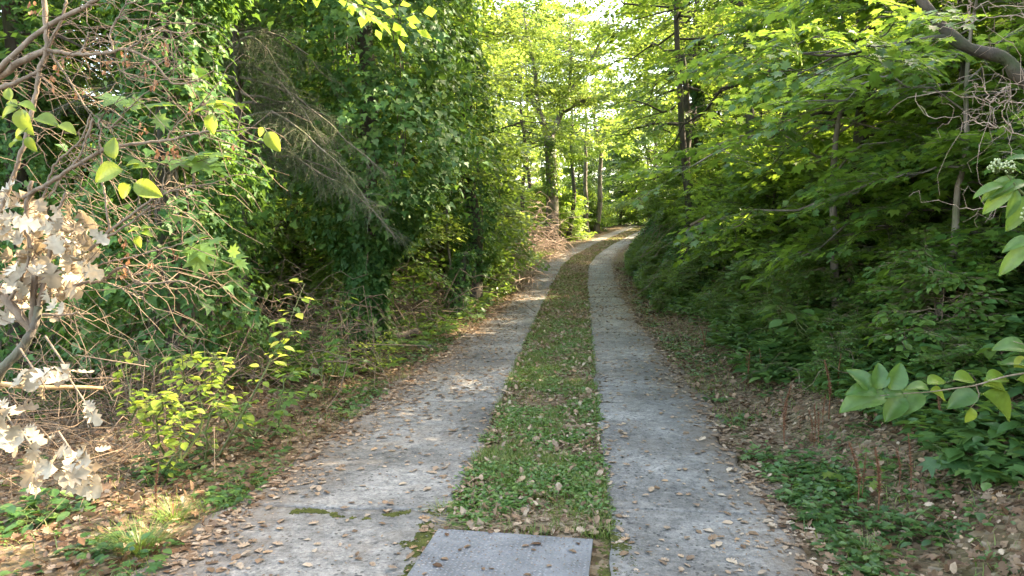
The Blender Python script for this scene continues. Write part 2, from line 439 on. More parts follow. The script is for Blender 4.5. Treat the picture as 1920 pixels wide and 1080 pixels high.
M['deadleaf'] = leaf_mat('fallen_leaf', [(.055, .030, .018), (.11, .062, .036), (.17, .105, .066), (.24, .16, .105), (.08, .045, .026), (.28, .20, .14), (.15, .075, .036)], (.20, .11, .05), .15, .7, .15)
M['deadleaf_pale'] = leaf_mat('fallen_leaf_dry', [(.18, .115, .07), (.28, .185, .12), (.37, .275, .195), (.13, .08, .05), (.44, .35, .26), (.32, .19, .10)], (.20, .11, .05), .15, .7, .15)
M['cream'] = leaf_mat('cream_dead_leaf', [(.34, .285, .205), (.42, .36, .27), (.50, .44, .345), (.20, .14, .085), (.31, .245, .17)], (.4, .3, .18), .2, .7, .15)
M['rustleaf'] = leaf_mat('rust_dead_leaf', [(.22, .10, .05), (.32, .16, .09), (.40, .24, .15)], (.3, .13, .05), .25, .7, .15)
M['bark_dark'] = bark_mat('dark_bark', (.022, .017, .012), (.075, .058, .042), 14, .2, .8, (.035, .045, .015))
M['bark_grey'] = bark_mat('grey_bark', (.07, .058, .045), (.20, .17, .14), 12, .2, .7, (.06, .07, .025))
M['bark_tan'] = bark_mat('tan_twig_bark', (.12, .085, .058), (.27, .20, .145), 30, .5, .3)
M['bark_pink'] = bark_mat('pinkish_twig_bark', (.22, .15, .11), (.42, .31, .24), 30, .5, .2)
M['twig_dead'] = bark_mat('dead_twig_bark', (.07, .045, .03), (.22, .155, .105), 25, .5, .2)
M['wood_broken'] = bark_mat('broken_orange_wood', (.24, .13, .05), (.42, .27, .13), 30, .3, .3)
M['soil'] = soil_mat()
M['concrete'] = concrete_mat()
M['steel'] = plain_mat('galvanised_tread_steel', (.080, .083, .090), (.19, .195, .205), 4, .6, .25, .15)
M['steel_worn_relief'] = plain_mat('worn_relief_shaded_tops', (.12, .124, .132), (.24, .245, .258), 9, .5, .4, .1)  # worn tops, painted lighter than the grooves to stand in for relief shading
M['moss'] = plain_mat('moss', (.022, .03, .008), (.10, .105, .03), 25, .95, 0, 1.0, .1)
M['spike'] = plain_mat('dried_spike', (.07, .028, .016), (.20, .09, .05), 80, .85, 0, .5, .2)
M['bract'] = leaf_mat('dried_bract', [(.14, .055, .03), (.26, .12, .07), (.40, .24, .16)], (.2, .1, .05), .15, .7, .15)
M['stone'] = plain_mat('lichen_stone', (.07, .07, .06), (.20, .20, .185), 9, .9, 0, .8, .2)
M['stem_green'] = plain_mat('green_stem', (.05, .08, .02), (.11, .13, .04), 40, .6, 0, .1)
M['berry'] = plain_mat('pale_green_berries', (.25, .30, .14), (.42, .46, .26), 60, .5, 0, .2)

# ---------------------------------------------------------------- scene objects helpers
def thing(name, label, cat, loc=(0, 0, 0), rz=0, group=None):
    o = bpy.data.objects.new(name, None); C.objects.link(o)
    o.empty_display_size = .2
    o.location = loc; o.rotation_euler = (0, 0, rz)
    o['label'] = label; o['category'] = cat
    if group: o['group'] = group
    return o
def tag(o, label, cat, group=None, kind=None):
    o['label'] = label; o['category'] = cat
    if group: o['group'] = group
    if kind: o['kind'] = kind
    return o
def struct(o): o['kind'] = 'structure'; return o
def dup(root, loc, rz, label=None, group=None, sc=1.0):
    r = root.copy(); C.objects.link(r); r.location = loc; r.rotation_euler = (0, 0, rz); r.scale = (sc,) * 3
    if label: r['label'] = label
    if group: r['group'] = group
    for ch in list(root.children):
        c = ch.copy(); C.objects.link(c); c.parent = r
        for g in list(ch.children):
            d = g.copy(); C.objects.link(d); d.parent = c
    return r

# ================================================================ SETTING
def axis(segs):
    out = [segs[0][0]]
    for a, b, st in segs:
        n = max(1, int(round((b - a) / st)))
        out += list(np.linspace(a, b, n + 1)[1:])
    return np.array(out)
gx = axis([(-400, -120, 40), (-120, -40, 8), (-40, -12, 1.5), (-12, -5, .4), (-5, 8, .11), (8, 16, .4), (16, 45, 1.5), (45, 120, 8), (120, 400, 40)])
gy = axis([(-60, -14, 6), (-14, 1, .8), (1, 12, .11), (12, 30, .22), (30, 60, .5), (60, 110, 3), (110, 200, 12), (200, 700, 60)])
GX, GY = np.meshgrid(gx, gy)
GZ = gh(GX.ravel(), GY.ravel())
dd, ss = lateral(GX.ravel(), GY.ravel())
GZ -= .03 * ((dd > -half_g(ss) - wid_l(ss) + .05) & (dd < half_g(ss) + wid_r(ss) - .05) & (np.abs(dd) > half_g(ss) + .02))
mb = MB(); nx = len(gx); ny = len(gy)
i = np.arange(ny - 1)[:, None] * nx; j = np.arange(nx - 1)[None]
mb.add(np.stack([GX.ravel(), GY.ravel(), GZ], -1), q=np.stack([i + j, i + j + 1, i + nx + j + 1, i + nx + j], -1).reshape(-1, 4))
struct(mb.build('ground', M['soil']))

def strip(name, inner, outer, seed):
    """cast concrete wheel strip: ragged edges, 2 cm proud of the soil"""
    s = np.concatenate([np.arange(-3, 16, .06), np.arange(16, 40, .2), np.arange(40, 100, .6)])
    jt = np.array([3.96, 6.75, 9.3, 12.1, 15.2, 18.5, 22, 26]) + (0 if seed < 20 else .13)
    s = np.unique(np.round(np.concatenate([s] + [jt + q for q in (-.012, -.005, .005, .012)]), 4))
    isj = np.min(np.abs(s[:, None] - jt), axis=1) < .0056
    cx = np.interp(s, YY, CX); cz = np.interp(s, YY, CZ); tx = np.interp(s, YY, TX); tl = np.sqrt(1 + tx ** 2)
    di = inner(s); do = outer(s); sg = np.sign(do - di)
    di = di - sg * (.035 * (fbm(s * 2.5, s * 0, seed) - .5) * 2)
    do = do + sg * (.20 * (fbm(s * 1.6, s * 0 + 5, seed + 3, 3) - .5) * 2)
    us = np.array([0, 0, .04, .15, .3, .45, .6, .75, .88, .97, 1, 1])
    d = di[:, None] + (do - di)[:, None] * us
    x = cx[:, None] + d / tl[:, None]; y = s[:, None] - d * (tx / tl)[:, None]
    z = cz[:, None] + .022 + 0 * d + .012 * (fbm(x.ravel() * 2, y.ravel() * 2, seed + 8).reshape(x.shape) - .5)
    z[isj] -= .03
    wob = .05 * (fbm(x.ravel() * 3, y.ravel() * .01, seed + 5).reshape(x.shape) - .5) * (np.min(np.abs(s[:, None] - jt), axis=1) < .013)[:, None]
    y = y + wob
    z[:, 0] -= .07; z[:, -1] -= .07
    z[:, 1] -= .006; z[:, -2] -= .008
    mb = MB(); nu = len(us); n = len(s)
    i = np.arange(n - 1)[:, None] * nu; j = np.arange(nu - 1)[None]
    q = np.stack([i + j, i + j + 1, i + nu + j + 1, i + nu + j], -1).reshape(-1, 4)
    if sg[0] < 0: q = q[:, ::-1]
    mb.add(np.stack([x, y, z], -1).reshape(-1, 3), q=q)
    o = mb.build(name, M['concrete'])
    at = o.data.attributes.new('rim', 'FLOAT', 'POINT')
    at.data.foreach_set('value', np.tile(np.maximum(us ** 2, (.25 - us) * 1.6), n).astype(np.float32))
    return struct(o)
strip('track_left_strip', lambda s: -half_g(s), lambda s: -half_g(s) - wid_l(s), 11)
strip('track_right_strip', lambda s: half_g(s), lambda s: half_g(s) + wid_r(s), 31)

rng = np.random.default_rng(7)
def U(a, b, n=None): return rng.uniform(a, b, n)

# ================================================================ TREES
def limbc(rng, start, az, el, L, droop=.25, wig=.06, n=7):
    t = np.linspace(0, 1, n)
    w = np.cumsum(rng.normal(0, wig, (n, 3)), axis=0) * L; w[0] = 0
    p = np.outer(t, [math.cos(az) * math.cos(el), math.sin(az) * math.cos(el), math.sin(el)]) * L
    p[:, 2] -= droop * L * t ** 2
    return np.asarray(start) + p + w

def grow(rng, H, r0, cb, RR, sprays, nl=24, nsub=6, per=3, lean=(0, 0), wig=.02, el=(.1, .7), droop=.25,
         ssc=1.0, top=.35, trunk=None, sides=9, sub_l=.45, prof=None, jn=.35, azr=None, tilt=.35):
    """returns (wood, crown): trunk with limbs, and leafy twigs along the limbs"""
    wood = MB(); crown = MB()
    n = 12; t = np.linspace(0, 1, n)
    if trunk is None:
        w = np.cumsum(rng.normal(0, wig, (n, 2)), axis=0) * H * .4; w[0] = 0
        tp = np.stack([lean[0] * t ** 1.3 * H + w[:, 0], lean[1] * t ** 1.3 * H + w[:, 1], t * H], -1); tp[0, 2] = -.15
        tp = spline(tp, 20)
    else:
        tp = spline(trunk, 20)
    tt = np.linspace(0, 1, 20)
    rad = r0 * (1 - tt * (1 - .15)); rad[0] *= 1.5; rad[1] *= 1.12
    tube(wood, tp, rad, sides)
    O = []; D = []; Nn = []; S = []
    for k in range(nl):
        u = cb / H + (1 - cb / H) * ((k + U(0, 1)) / nl)
        u = min(u, .99)
        st = np.array([np.interp(u, tt, tp[:, c]) for c in range(3)]); r = np.interp(u, tt, rad)
        az = k * 2.399 + U(-.4, .4) if azr is None else U(*azr)
        v = (u - cb / H) / max(1e-3, 1 - cb / H)
        pr = (math.sin(PI * min(1, (.25 + v * .75))) ** .6 * (1 - top) + top * (1 - v)) if prof is None else prof(v)
        L = max(.25, RR * pr * U(.75, 1.15))
        e = el[0] + (el[1] - el[0]) * v + U(-.15, .15)
        lp = limbc(rng, st, az, e, L, droop)
        lr = np.linspace(min(r * .5, .02 + L * .018), .006 if H > 3 else .003, 7)
        tube(wood, lp, lr, 5, cap=False)
        for j in range(nsub):
            a = .25 + .7 * (j + U(0, 1)) / nsub
            x = a * 6; i0 = min(5, int(x)); f = x - i0
            sp = lp[i0] * (1 - f) + lp[i0 + 1] * f
            sa = az + (1 if j % 2 else -1) * U(.4, 1.1)
            sl = L * sub_l * (1.15 - a * .6) * U(.7, 1.2)
            q = limbc(rng, sp, sa, e * .5 + U(-.2, .2), sl, droop * .8, .05, 4)
            tube(wood, q, np.linspace(lr[i0] * .55, .003, 4), 3, cap=False)
            for m in range(per):
                b = (m + 1) / per * 3; i1 = min(2, int(b - 1e-4)); g = b - i1
                pp = q[i1] * (1 - g) + q[i1 + 1] * g
                ha = sa + U(-.7, .7)
                O.append(pp + rng.normal(0, .04, 3) * RR * .3); D.append((math.cos(ha), math.sin(ha), U(-.45, .15)))
                Nn.append((math.cos(ha) * tilt + rng.normal(0, jn), math.sin(ha) * tilt + rng.normal(0, jn), 1)); S.append(ssc * U(.75, 1.25))
        O.append(lp[-1]); D.append(lp[-1] - lp[-2]); Nn.append((0, 0, 1)); S.append(ssc)
    O = np.array(O); D = np.array(D); Nn = np.array(Nn); S = np.array(S)
    if len(O):
        Fm = frames(D, Nn); pick = rng.integers(0, len(sprays), len(O))
        for k, sp in enumerate(sprays):
            mk = pick == k
            if mk.any(): crown.stamp(sp, O[mk], Fm[mk], S[mk])
    return wood, crown, tp

SP_MAPLE = [spray(rng, L_MAPLE, 14, .58, .115) for _ in range(4)]
SP_MAPLE_S = [spray(rng, L_MAPLE, 11, .42, .105) for _ in range(3)]
SP_OVAL = [spray(rng, L_OVAL, 12, .45, .105) for _ in range(3)]
SP_FAR = [spray(rng, L_SIMPLE, 20, .9, .19, side=4, twig=False) for _ in range(4)]
SP_MID = [spray(rng, L_SIMPLE, 18, .62, .12, side=4) for _ in range(4)]

def tree(name, label, x, y, H, r0, cb, RR, sprays, leafm, barkm, cat='tree', group=None, z=None, **kw):
    t = thing(name, label, cat, (x, y, gz(x, y) if z is None else z), 0, group)
    w, c, tp = grow(rng, H, r0, cb, RR, sprays, **kw)
    w.build('trunk', barkm, t)
    c.build('crown', [leafm, barkm], t)
    return t, tp

# ---- distant woodland: four prototypes, copied
far_label = {
    'L': 'leafy woodland tree far behind the ivy clad trees on the left',
    'R': 'backlit yellow green woodland tree standing up on the right hand slope',
    'C': 'tall pale green woodland tree beyond the far bend of the track'}
far_group = {'L': 'woodland trees behind the left roadside', 'R': 'woodland trees on the right slope', 'C': 'woodland trees beyond the bend'}
protos = []
for k, (lm, H, RR, cb) in enumerate([('maple_yellow', 13, 3.4, 1.5), ('maple', 14, 3.6, 2.0), ('hazel', 11, 3.2, 1.0), ('maple_yellow', 12, 3.0, .8)]):
    t, _ = tree('woodland_tree', '', 0, 0, H, .16, cb, RR, SP_FAR, M[lm], M['bark_grey'], nl=40, nsub=7, per=4, z=0)
    protos.append([t, False])
def far_tree(k, x, y, zone, sc=1.0):
    t, used = protos[k]
    loc = (x, y, gz(x, y) - .1)
    if not used:
        protos[k][1] = True
        t.location = loc; t.rotation_euler = (0, 0, U(0, 6.28)); t.scale = (sc,) * 3
        t['label'] = far_label[zone]; t['group'] = far_group[zone]; return t
    return dup(t, loc, U(0, 6.28), far_label[zone], far_group[zone], sc)
# left woodland
for (x, y) in [(-7, 15), (-9.2, 13.2), (-12.5, 17.5), (-11, 12), (-5, 20), (-9, 22), (-14, 19), (-3.5, 27), (-7, 30), (-12, 29), (-18, 26), (-2, 36), (-6, 40), (-12, 40), (-19, 38), (-16, 12), (-21, 16), (-26, 30), (-28, 44), (-10, 52), (-20, 56), (-3, 50)]:
    far_tree(int(U(0, 4)), x + U(-.6, .6), y + U(-.6, .6), 'L', U(.8, 1.15))
# right slope woodland: carries the shade over the track
for (x, y) in [(12, 34), (20, 37), (26, 33), (24, 20), (25, 13), (19, 7.5), (27, 8),
               (11, 4.5), (15, 1), (21, 1), (10, -1.5), (14, -5), (9, -7), (18, 46), (26, 44), (33, 38), (30, 22)]:
    far_tree(int(U(0, 4)), x + U(-.6, .6), y + U(-.6, .6), 'R', U(.85, 1.2))
# beyond the bend
for (x, y, s) in [(6, 62, .8), (-3, 52, .9), (13, 66, 1.1), (0, 78, 1.2), (7, 90, 1.3), (10, 74, 1.1), (17, 78, 1.1), (24, 70, 1.1), (1, 64, .9), (-5, 70, 1.1), (30, 60, 1.0), (21, 58, .8), (28, 52, .9), (5, 84, 1.2), (14, 92, 1.4), (35, 80, 1.3), (12, 60, 1.2)]:
    far_tree(int(U(0, 4)), x, y, 'C', s)

# understory bushes, two prototypes
bush_protos = []
for k, (lm, H, RR) in enumerate([('maple_yellow', 3.4, 1.9), ('hazel', 4.2, 2.0), ('maple', 3.6, 1.9)]):
    t, _ = tree('woodland_bush', '', 0, 0, H, .05, .1, RR, SP_FAR, M[lm], M['bark_dark'], nl=34, nsub=6, per=3, z=0, cat='bush', ssc=.8)
    bush_protos.append([t, False])
def far_bush(k, x, y, lab, grp, sc):
    t, used = bush_protos[k]; loc = (x, y, gz(x, y) - .1)
    if not used:
        bush_protos[k][1] = True; t.location = loc; t.scale = (sc,) * 3; t['label'] = lab; t['group'] = grp; return t
    return dup(t, loc, U(0, 6.28), lab, grp, sc)
for (x0, x1, y0, y1, n) in [(-24, -7, 11, 22, 13), (-16, -3.2, 18, 34, 16), (-8, 2, 38, 58, 20), (-3.2, -1.2, 22, 33, 6), (2.5, 6.0, 47, 58, 8), (-30, -10, 34, 60, 18)]:
    for _ in range(n):
        x, y = U(x0, x1), U(y0, y1)
        if lateral([x], [y])[0][0] > -3.2: continue
        far_bush(int(U(0, 3)), x, y, 'green understorey bush filling the wood behind the left roadside trees', 'understorey bushes of the left wood', U(.7, 1.25))
for (x0, x1, y0, y1, n) in [(7.5, 16, 6, 15, 20), (9.5, 16, 15, 24, 12), (10, 20, 24, 44, 22), (14, 30, 40, 60, 14)]:
    for _ in range(n):
        x, y = U(x0, x1), U(y0, y1)
        if lateral([x], [y])[0][0] < 4: continue
        far_bush(int(U(0, 3)), x, y, 'bush lit from behind among the trees of the right hand slope', 'understorey bushes of the right slope', U(.7, 1.2))
# distant woodland mass closing the view
mb = MB(); n = 42000
a = U(-1.25, 1.25, n); r = U(95, 135, n); x = np.sin(a) * r; y = np.cos(a) * r
hm = 3 + 10 * fbm(a * 9, r * 0, 201, 3); hh = U(0, 1, n) ** .8 * hm
msk = fbm(a * 60, hh * .5, 205) > .46
x, y, hh = x[msk], y[msk], hh[msk]; m = len(x)
mb.stamp(L_SIMPLE, np.stack([x, y, gh(x, y) + hh], -1), frames(rng.normal(0, 1, (m, 3)), np.array([0, -.6, .8]) + rng.normal(0, .5, (m, 3))), U(.7, 1.7, m), m=0)
o = mb.build('far_woodland', M['hazel']); tag(o, 'far off woodland closing the view behind everything', 'woodland', kind='stuff')

# ---- named roadside trees
def ivy_part(rng, parent, tp, rfun, h0, h1, n, ls=.075, lump=.45, seed=1, name='ivy', tpl=L_IVY, mat='ivy', inner=.45):
    """ivy growing as a lumpy sleeve round a trunk line tp"""
    mb = MB()
    tt = np.linspace(0, 1, len(tp)); hs = tp[:, 2]
    h = rng.uniform(h0, h1, n); a = rng.uniform(0, 2 * PI, n)
    r = np.array([rfun((q - h0) / (h1 - h0)) for q in h])
    lum = fbm(np.cos(a) * 1.6 + 9 + h * .3, np.sin(a) * 1.6 + h * 1.7, seed, 3)
    keep = lum > .30
    r = r * (1 + lump * (lum - .5) * 2.4) * (inner + (1 - inner) * rng.beta(3, 1.2, n))
    loose = rng.random(n) < .12; r = np.where(loose, r * rng.uniform(1.05, 1.45, n), r)
    x = np.interp(h, hs, tp[:, 0]) + np.cos(a) * r; y = np.interp(h, hs, tp[:, 1]) + np.sin(a) * r
    O = np.stack([x, y, h], -1)[keep]; a = a[keep]; m = len(O)
    out = np.stack([np.cos(a), np.sin(a), np.zeros(m)], -1)
    D = out * rng.uniform(.1, .9, (m, 1)) + np.array([0, 0, -1.]) * rng.uniform(.3, 1, (m, 1)) + rng.normal(0, .4, (m, 3))
    Nn = out * rng.uniform(.5, 1.3, (m, 1)) + np.array([0, 0, .7]) + rng.normal(0, .35, (m, 3))
    mb.stamp(tpl, O, frames(D, Nn), (.45 + 1.0 * rng.random(m) ** 1.7) * ls, m=0)
    # stems on the trunk
    for k in range(10):
        a0 = rng.uniform(0, 6.28); hh = np.linspace(h0, h0 + (h1 - h0) * rng.uniform(.4, .95), 10)
        aa = a0 + np.cumsum(rng.normal(0, .15, 10)); rr = np.array([rfun((q - h0) / (h1 - h0)) * .35 for q in hh])
        pp = np.stack([np.interp(hh, hs, tp[:, 0]) + np.cos(aa) * rr, np.interp(hh, hs, tp[:, 1]) + np.sin(aa) * rr, hh], -1)
        tube(mb, pp, np.linspace(.014, .005, 10), 4, m=1, cap=False)
    return mb.build(name, [M[mat], M['bark_grey']], parent)

def ivy_tree(name, label, x, y, H, r0, rf, n, lean=(0, 0), cb=None, RR=2.0, seed=1, h0=.2, h1=None, ls=.075, nl=12, leafm='maple', lump=.45):
    t, tp = tree(name, label, x, y, H, r0, cb or H * .55, RR, SP_MID, M[leafm], M['bark_dark'], lean=lean, nl=nl, nsub=5, per=3)
    ivy_part(rng, t, tp, rf, h0, h1 or H * .75, n, ls, lump, seed)
    return t

ivy_tree('ivy_clad_tree', 'tree smothered in dark ivy nearest the camera behind the bare left shrub', -3.35, 6.9, 8, .14,
         lambda v: .62 + .3 * math.sin(v * 7 + 1) + .3 * v, 19000, seed=3, h0=.5, h1=6.5, lump=.6, ls=.08)
ivy_tree('ivy_clad_tree', 'big ivy smothered tree with bulging leafy sides left of the track middle', -2.15, 10.2, 11, .17,
         lambda v: .26 + 1.3 * float(sstep(.10, .36, v)) * (1 - .15 * v), 40000, lean=(.01, .02), seed=8, h0=.2, h1=8.5, ls=.09, lump=.75, leafm='hazel')
ivy_tree('ivy_clad_tree', 'slim ivy wrapped trunk at the left track edge before the bend', -1.0, 17.2, 12, .19,
         lambda v: .28 + .45 * math.sin(min(1, v * 1.4) * PI) ** .8, 11000, seed=14, h0=.6, h1=9, ls=.09, leafm='maple_yellow')
ivy_tree('ivy_clad_tree', 'ivy wrapped trunk with shrubby base far left behind the shrub', -6.3, 8.6, 9, .16,
         lambda v: .85 + .4 * math.sin(v * 9), 20000, seed=21, h0=.4, h1=7.5, ls=.085, lump=.6)
ivy_tree('ivy_clad_tree', 'ivy clad tree between the two larger ivy trees on the left', -4.6, 12.0, 11, .15,
         lambda v: .4 + .7 * v, 11000, seed=25, h0=1.5, h1=9.5, ls=.09, lump=.6, leafm='hazel')
# ivy clad stump
t = thing('ivy_stump', 'short leaning ivy covered stump at the left verge', 'stump', (-1.15, 14.2, gz(-1.15, 14.2)))
tp = np.array([(0, 0, -.1), (.03, .02, .5), (.12, .03, 1.0), (.2, .05, 1.3)])
mb = MB(); tube(mb, spline(tp, 8), np.linspace(.16, .10, 8), 8); mb.build('stump', M['bark_dark'], t)
ivy_part(rng, t, spline(tp, 12), lambda v: .30 - .08 * v, .05, 1.35, 1600, .07, .4, 5)

# slender pale stem next to the ivy trunk
tree('slender_tree', 'slender pale straight stem just right of the slim ivy wrapped trunk', -1.45, 16.4, 10, .034, 5.5, 1.6, SP_MID, M['maple_yellow'], M['bark_grey'], wig=.02, nl=12, nsub=4, per=3)
# mid-left leafy young trees in the light
for (x, y, H, RR, lab) in [(-1.7, 22.8, 6, 1.6, 'young light green tree beside the track, left of the forked tree'),
                           (-2.6, 24.5, 8, 2.3, 'bushy young tree with yellow green leaves behind the slim ivy trunk'),
                           (-.9, 29.5, 4.5, 1.3, 'loose leafed young tree close before the forked tree')]:
    tree('young_tree', lab, x, y, H, .06, 1.0, RR, SP_MID, M['maple_yellow'], M['bark_dark'], nl=22, nsub=5, per=3, el=(.0, .6))
for (x, y, H, RR, lab) in [(-2.6, 13.2, 3.2, 1.1, 'thin leafy shrub between the big ivy tree and the ivy stump'),
                           (-1.7, 20.0, 3.4, 1.2, 'leafy roadside shrub with low twigs behind the slim ivy trunk'),
                           (-.95, 19.4, 1.5, .6, 'low sunlit yellow green bush at the left track edge')]:
    tree('roadside_shrub', lab, x, y, H * .9, .03, .15, RR, SP_MID, M['hazel'], M['bark_dark'], cat='shrub', nl=20, nsub=4, per=3)

for (x, y, H, r, RR, cb, lab, lm) in [(-1.9, 19.5, 12, .10, 2.8, 3.0, 'tall light leaved tree just left behind the slim ivy trunk', 'maple_yellow'),
                              (-3.6, 16.2, 11, .11, 2.6, 2.0, 'tall leafy tree in the gap behind the big ivy smothered tree', 'maple_yellow'),
                              (-5.6, 17.5, 11, .11, 2.8, 1.6, 'tall leafy tree behind the spruce', 'hazel'),
                              (-3.5, 15.0, 12, .10, 3.3, 4.2, 'tree whose high crown reaches over the track above the ivy stump', 'hazel'),
                              (4.3, 17.5, 13, .10, 3.9, 5.5, 'tall tree on the bank whose high crown closes over the track from the right', 'maple_yellow'),
                              (7.4, 31, 13, .12, 3.6, 4.5, 'tall tree leaning in from the bank beyond the ivy mound', 'maple_yellow'),
                              (.4, 43, 15, .16, 4.2, 6.0, 'tall tree showing between the forks of the forked tree', 'hazel'),
                              (3.8, 47, 16, .16, 4.2, 7.0, 'tall tree with high crown behind the right limb of the forked tree', 'maple_yellow'),
                              (12.0, 46, 16, .18, 4.8, 5.0, 'tall tree with spreading crown on the bank above the far bend', 'hazel'),
                              (1.6, 56, 18, .2, 5.0, 8.0, 'highest tree in the distance above the end of the track', 'maple_yellow'),
                              (-3.2, 34, 12, .13, 3.2, 3.2, 'leafy tree half hidden behind the young trees left of the forked tree', 'maple_yellow')]:
    tree('leafy_tree', lab, x, y, H, r, cb, RR, SP_MID if y < 30 else SP_FAR, M[lm], M['bark_dark'], nl=36, nsub=6, per=4)

# forked tree D
t = thing('forked_tree', 'tall forked tree with ivy on its trunk standing left of the far bend', 'tree', (2.1, 37, gz(2.1, 37)))
tp = np.array([(0, 0, -.3), (.05, 0, 2.0), (0, .1, 4.0), (-.15, 0, 6.2)])
mb = MB(); tube(mb, spline(tp, 16), np.interp(np.linspace(0, 1, 16), [0, .08, 1], [.55, .36, .27]), 12); mb.build('trunk', M['bark_grey'], t)
forks = [[(-.15, 0, 5.8), (-.7, .1, 7.6), (-.9, .2, 9.6), (-1.5, 0, 12.5)], [(-.12, 0, 5.9), (.5, 0, 7.4), (.9, .2, 8.4), (2.1, .2, 10.2), (2.9, 0, 12)],
         [(.9, .2, 8.4), (1.0, .3, 9.8), (.9, 0, 12)], [(-.7, .1, 7.4), (-1.7, -.2, 8.9), (-2.6, 0, 11.5)], [(.5, 0, 7.3), (1.6, -.3, 7.9), (3.0, -.4, 8.2)]]
cr = MB()
for k, f in enumerate(forks):
    mb = MB(); lp = spline(f, 14); r0 = [.19, .17, .09, .11, .08][k]
    tube(mb, lp, np.linspace(r0, .04, 14), 8); mb.build('limb', M['bark_grey'], t)
    O = []; D = []
    for i in range(5, 14):
        for s_ in range(9):
            az = U(0, 6.28); l = U(.5, 2.0); q = limbc(rng, lp[i], az, U(-.1, .6), l, .2, .06, 5)
            tube(cr, q, np.linspace(.02, .005, 5), 3, m=1, cap=False)
            for m_ in (2, 3, 4): O.append(q[m_]); D.append((math.cos(az + U(-.6, .6)), math.sin(az), U(-.4, .2)))
    O = np.array(O); D = np.array(D)
    cr.stamp(SP_FAR[k % 4], O, frames(D, np.array([0, 0, 1.]) + rng.normal(0, .35, (len(O), 3))), U(.5, .8, len(O)))
cr.build('crown', [M['maple_yellow'], M['bark_grey']], t)
ivy_part(rng, t, spline(tp, 12), lambda v: .46 - .08 * v, 3.0, 6.1, 1800, .13, .4, 6, tpl=L_IVY, mat='maple', inner=.8)
# two trunks further on
for (x, y, r, lab) in [(5.6, 52, .20, 'grey trunk with thin crown standing further back along the left verge'), (6.5, 54, .24, 'ivy hung trunk at the far bend, leaning slightly')]:
    tree('roadside_tree', lab, x, y, 13, r, 6, 2.6, SP_FAR, M['hazel'], M['bark_grey'], nl=12, nsub=5, per=3, lean=(.03, 0))
tree('conical_tree', 'bluish green conical tree at the end of the track', 10.2, 66, 9, .15, .3, 3.2, SP_FAR, M['groundleaf'], M['bark_dark'], nl=46, nsub=6, per=3, prof=lambda v: 1.02 - v)

# ---- spruce with drooping grey-green branches
def spruce(label, x, y, H, b0, spec, r0=.06):
    t = thing('spruce_tree', label, 'tree', (x, y, gz(x, y)))
    tp = np.array([(0, 0, -.2), (.03, 0, H * .35), (-.05, .05, H * .7), (0, 0, H)])
    tl = spline(tp, 16); mb = MB(); tube(mb, tl, np.linspace(r0, .02, 16), 8); mb.build('trunk', M['bark_dark'], t)
    # hanging branchlet
    br = MB(); n = 26
    pp = np.array([(0, u, -.35 * u * u) for u in np.linspace(0, 1, 5)]); tube(br, pp, np.linspace(.006, .003, 5), 3, m=1, cap=False)
    u = (np.arange(n) + .5) / n
    O = np.stack([0 * u, u, -.35 * u * u], -1); a = np.arange(n) * 2.4
    D = np.stack([np.cos(a), .9 + 0 * a, np.sin(a)], -1)
    nd = (np.array([(-.07, 0, 0), (.07, 0, 0), (0, 1, 0)]), np.array([(0, 1, 2)]), np.zeros((0, 4), int), np.zeros(1, int), np.zeros(0, int))
    br.stamp(nd, O, frames(D, rng.normal(0, 1, (n, 3))), np.full(n, .11), m=0)
    bt = br.flat()
    bts = []
    for q_ in range(4):
        V = bt[0].copy(); V[:, 0] += .10 * np.sin(V[:, 1] * U(2, 6) + U(0, 6)) * V[:, 1]; V[:, 2] += .08 * np.sin(V[:, 1] * U(2, 5)) * V[:, 1]
        f_ = MB(); f_.add(V, t=bt[1], m=0); f_.t = [bt[1]]; f_.tm = [bt[3]]; f_.q = [bt[2]]; f_.qm = [bt[4]]
        base_ = (V,) + bt[1:]
        for c_ in range(3):
            u_ = U(.2, .7); sg_ = -1 if c_ % 2 else 1
            f_.stamp(base_, np.array([[0, u_, -.35 * u_ * u_]]), frames(np.array([[sg_ * U(.5, 1.2), .8, U(-.6, .1)]]), np.array([[0, 0, 1.]])), np.array([U(.25, .5)]))
        bts.append(f_.flat())
    fo = MB()
    for (h, az, L, el, dr) in spec:
        st = np.array([np.interp(h, tl[:, 2], tl[:, c]) for c in (0, 1)] + [h])
        lp = limbc(rng, st, az, el, L, dr, .02, 9)
        tube(fo, lp, np.linspace(.022, .005, 9), 5, m=1)
        m = int(L * 46); w = rng.uniform(.12, 1, m) * 8; i0 = np.minimum(7, w.astype(int)); f = (w - i0)[:, None]
        O = lp[i0] * (1 - f) + lp[i0 + 1] * f
        sg = rng.choice([-1, 1], m); aa = az + sg * rng.uniform(.1, 1.1, m)
        D = np.stack([np.cos(aa), np.sin(aa), rng.uniform(-1.3, -.1, m)], -1)
        D = D + rng.normal(0, .3, (m, 3)); Fm = frames(D, np.array([0, 0, 1.]) + rng.normal(0, .3, (m, 3))); S_ = rng.uniform(.15, .6, m) * (1.1 - .5 * w / 8); pk_ = rng.integers(0, 4, m)
        for q_ in range(4): fo.stamp(bts[q_], O[pk_ == q_], Fm[pk_ == q_], S_[pk_ == q_])
    fo.build('foliage', [M['needles'], M['bark_grey']], t)
    return t
spec = []
for k in range(10): spec.append((2.75 + k * .17, U(-.8, .5), U(1.2, 2.3), U(-.2, .3), U(.35, .65)))
for k in range(12): spec.append((3.4 + k * .35, U(2.0, 4.6), U(1.0, 2.0), U(0, .3), U(.2, .5)))
spruce('drooping grey green spruce between the two big ivy trees', -3.35, 8.6, 7.5, 1, spec)
spec = []
for k in range(22): spec.append((3.9 + k * .18, U(0, 6.28), U(1.2, 2.3), U(-.1, .3), U(.25, .5)))
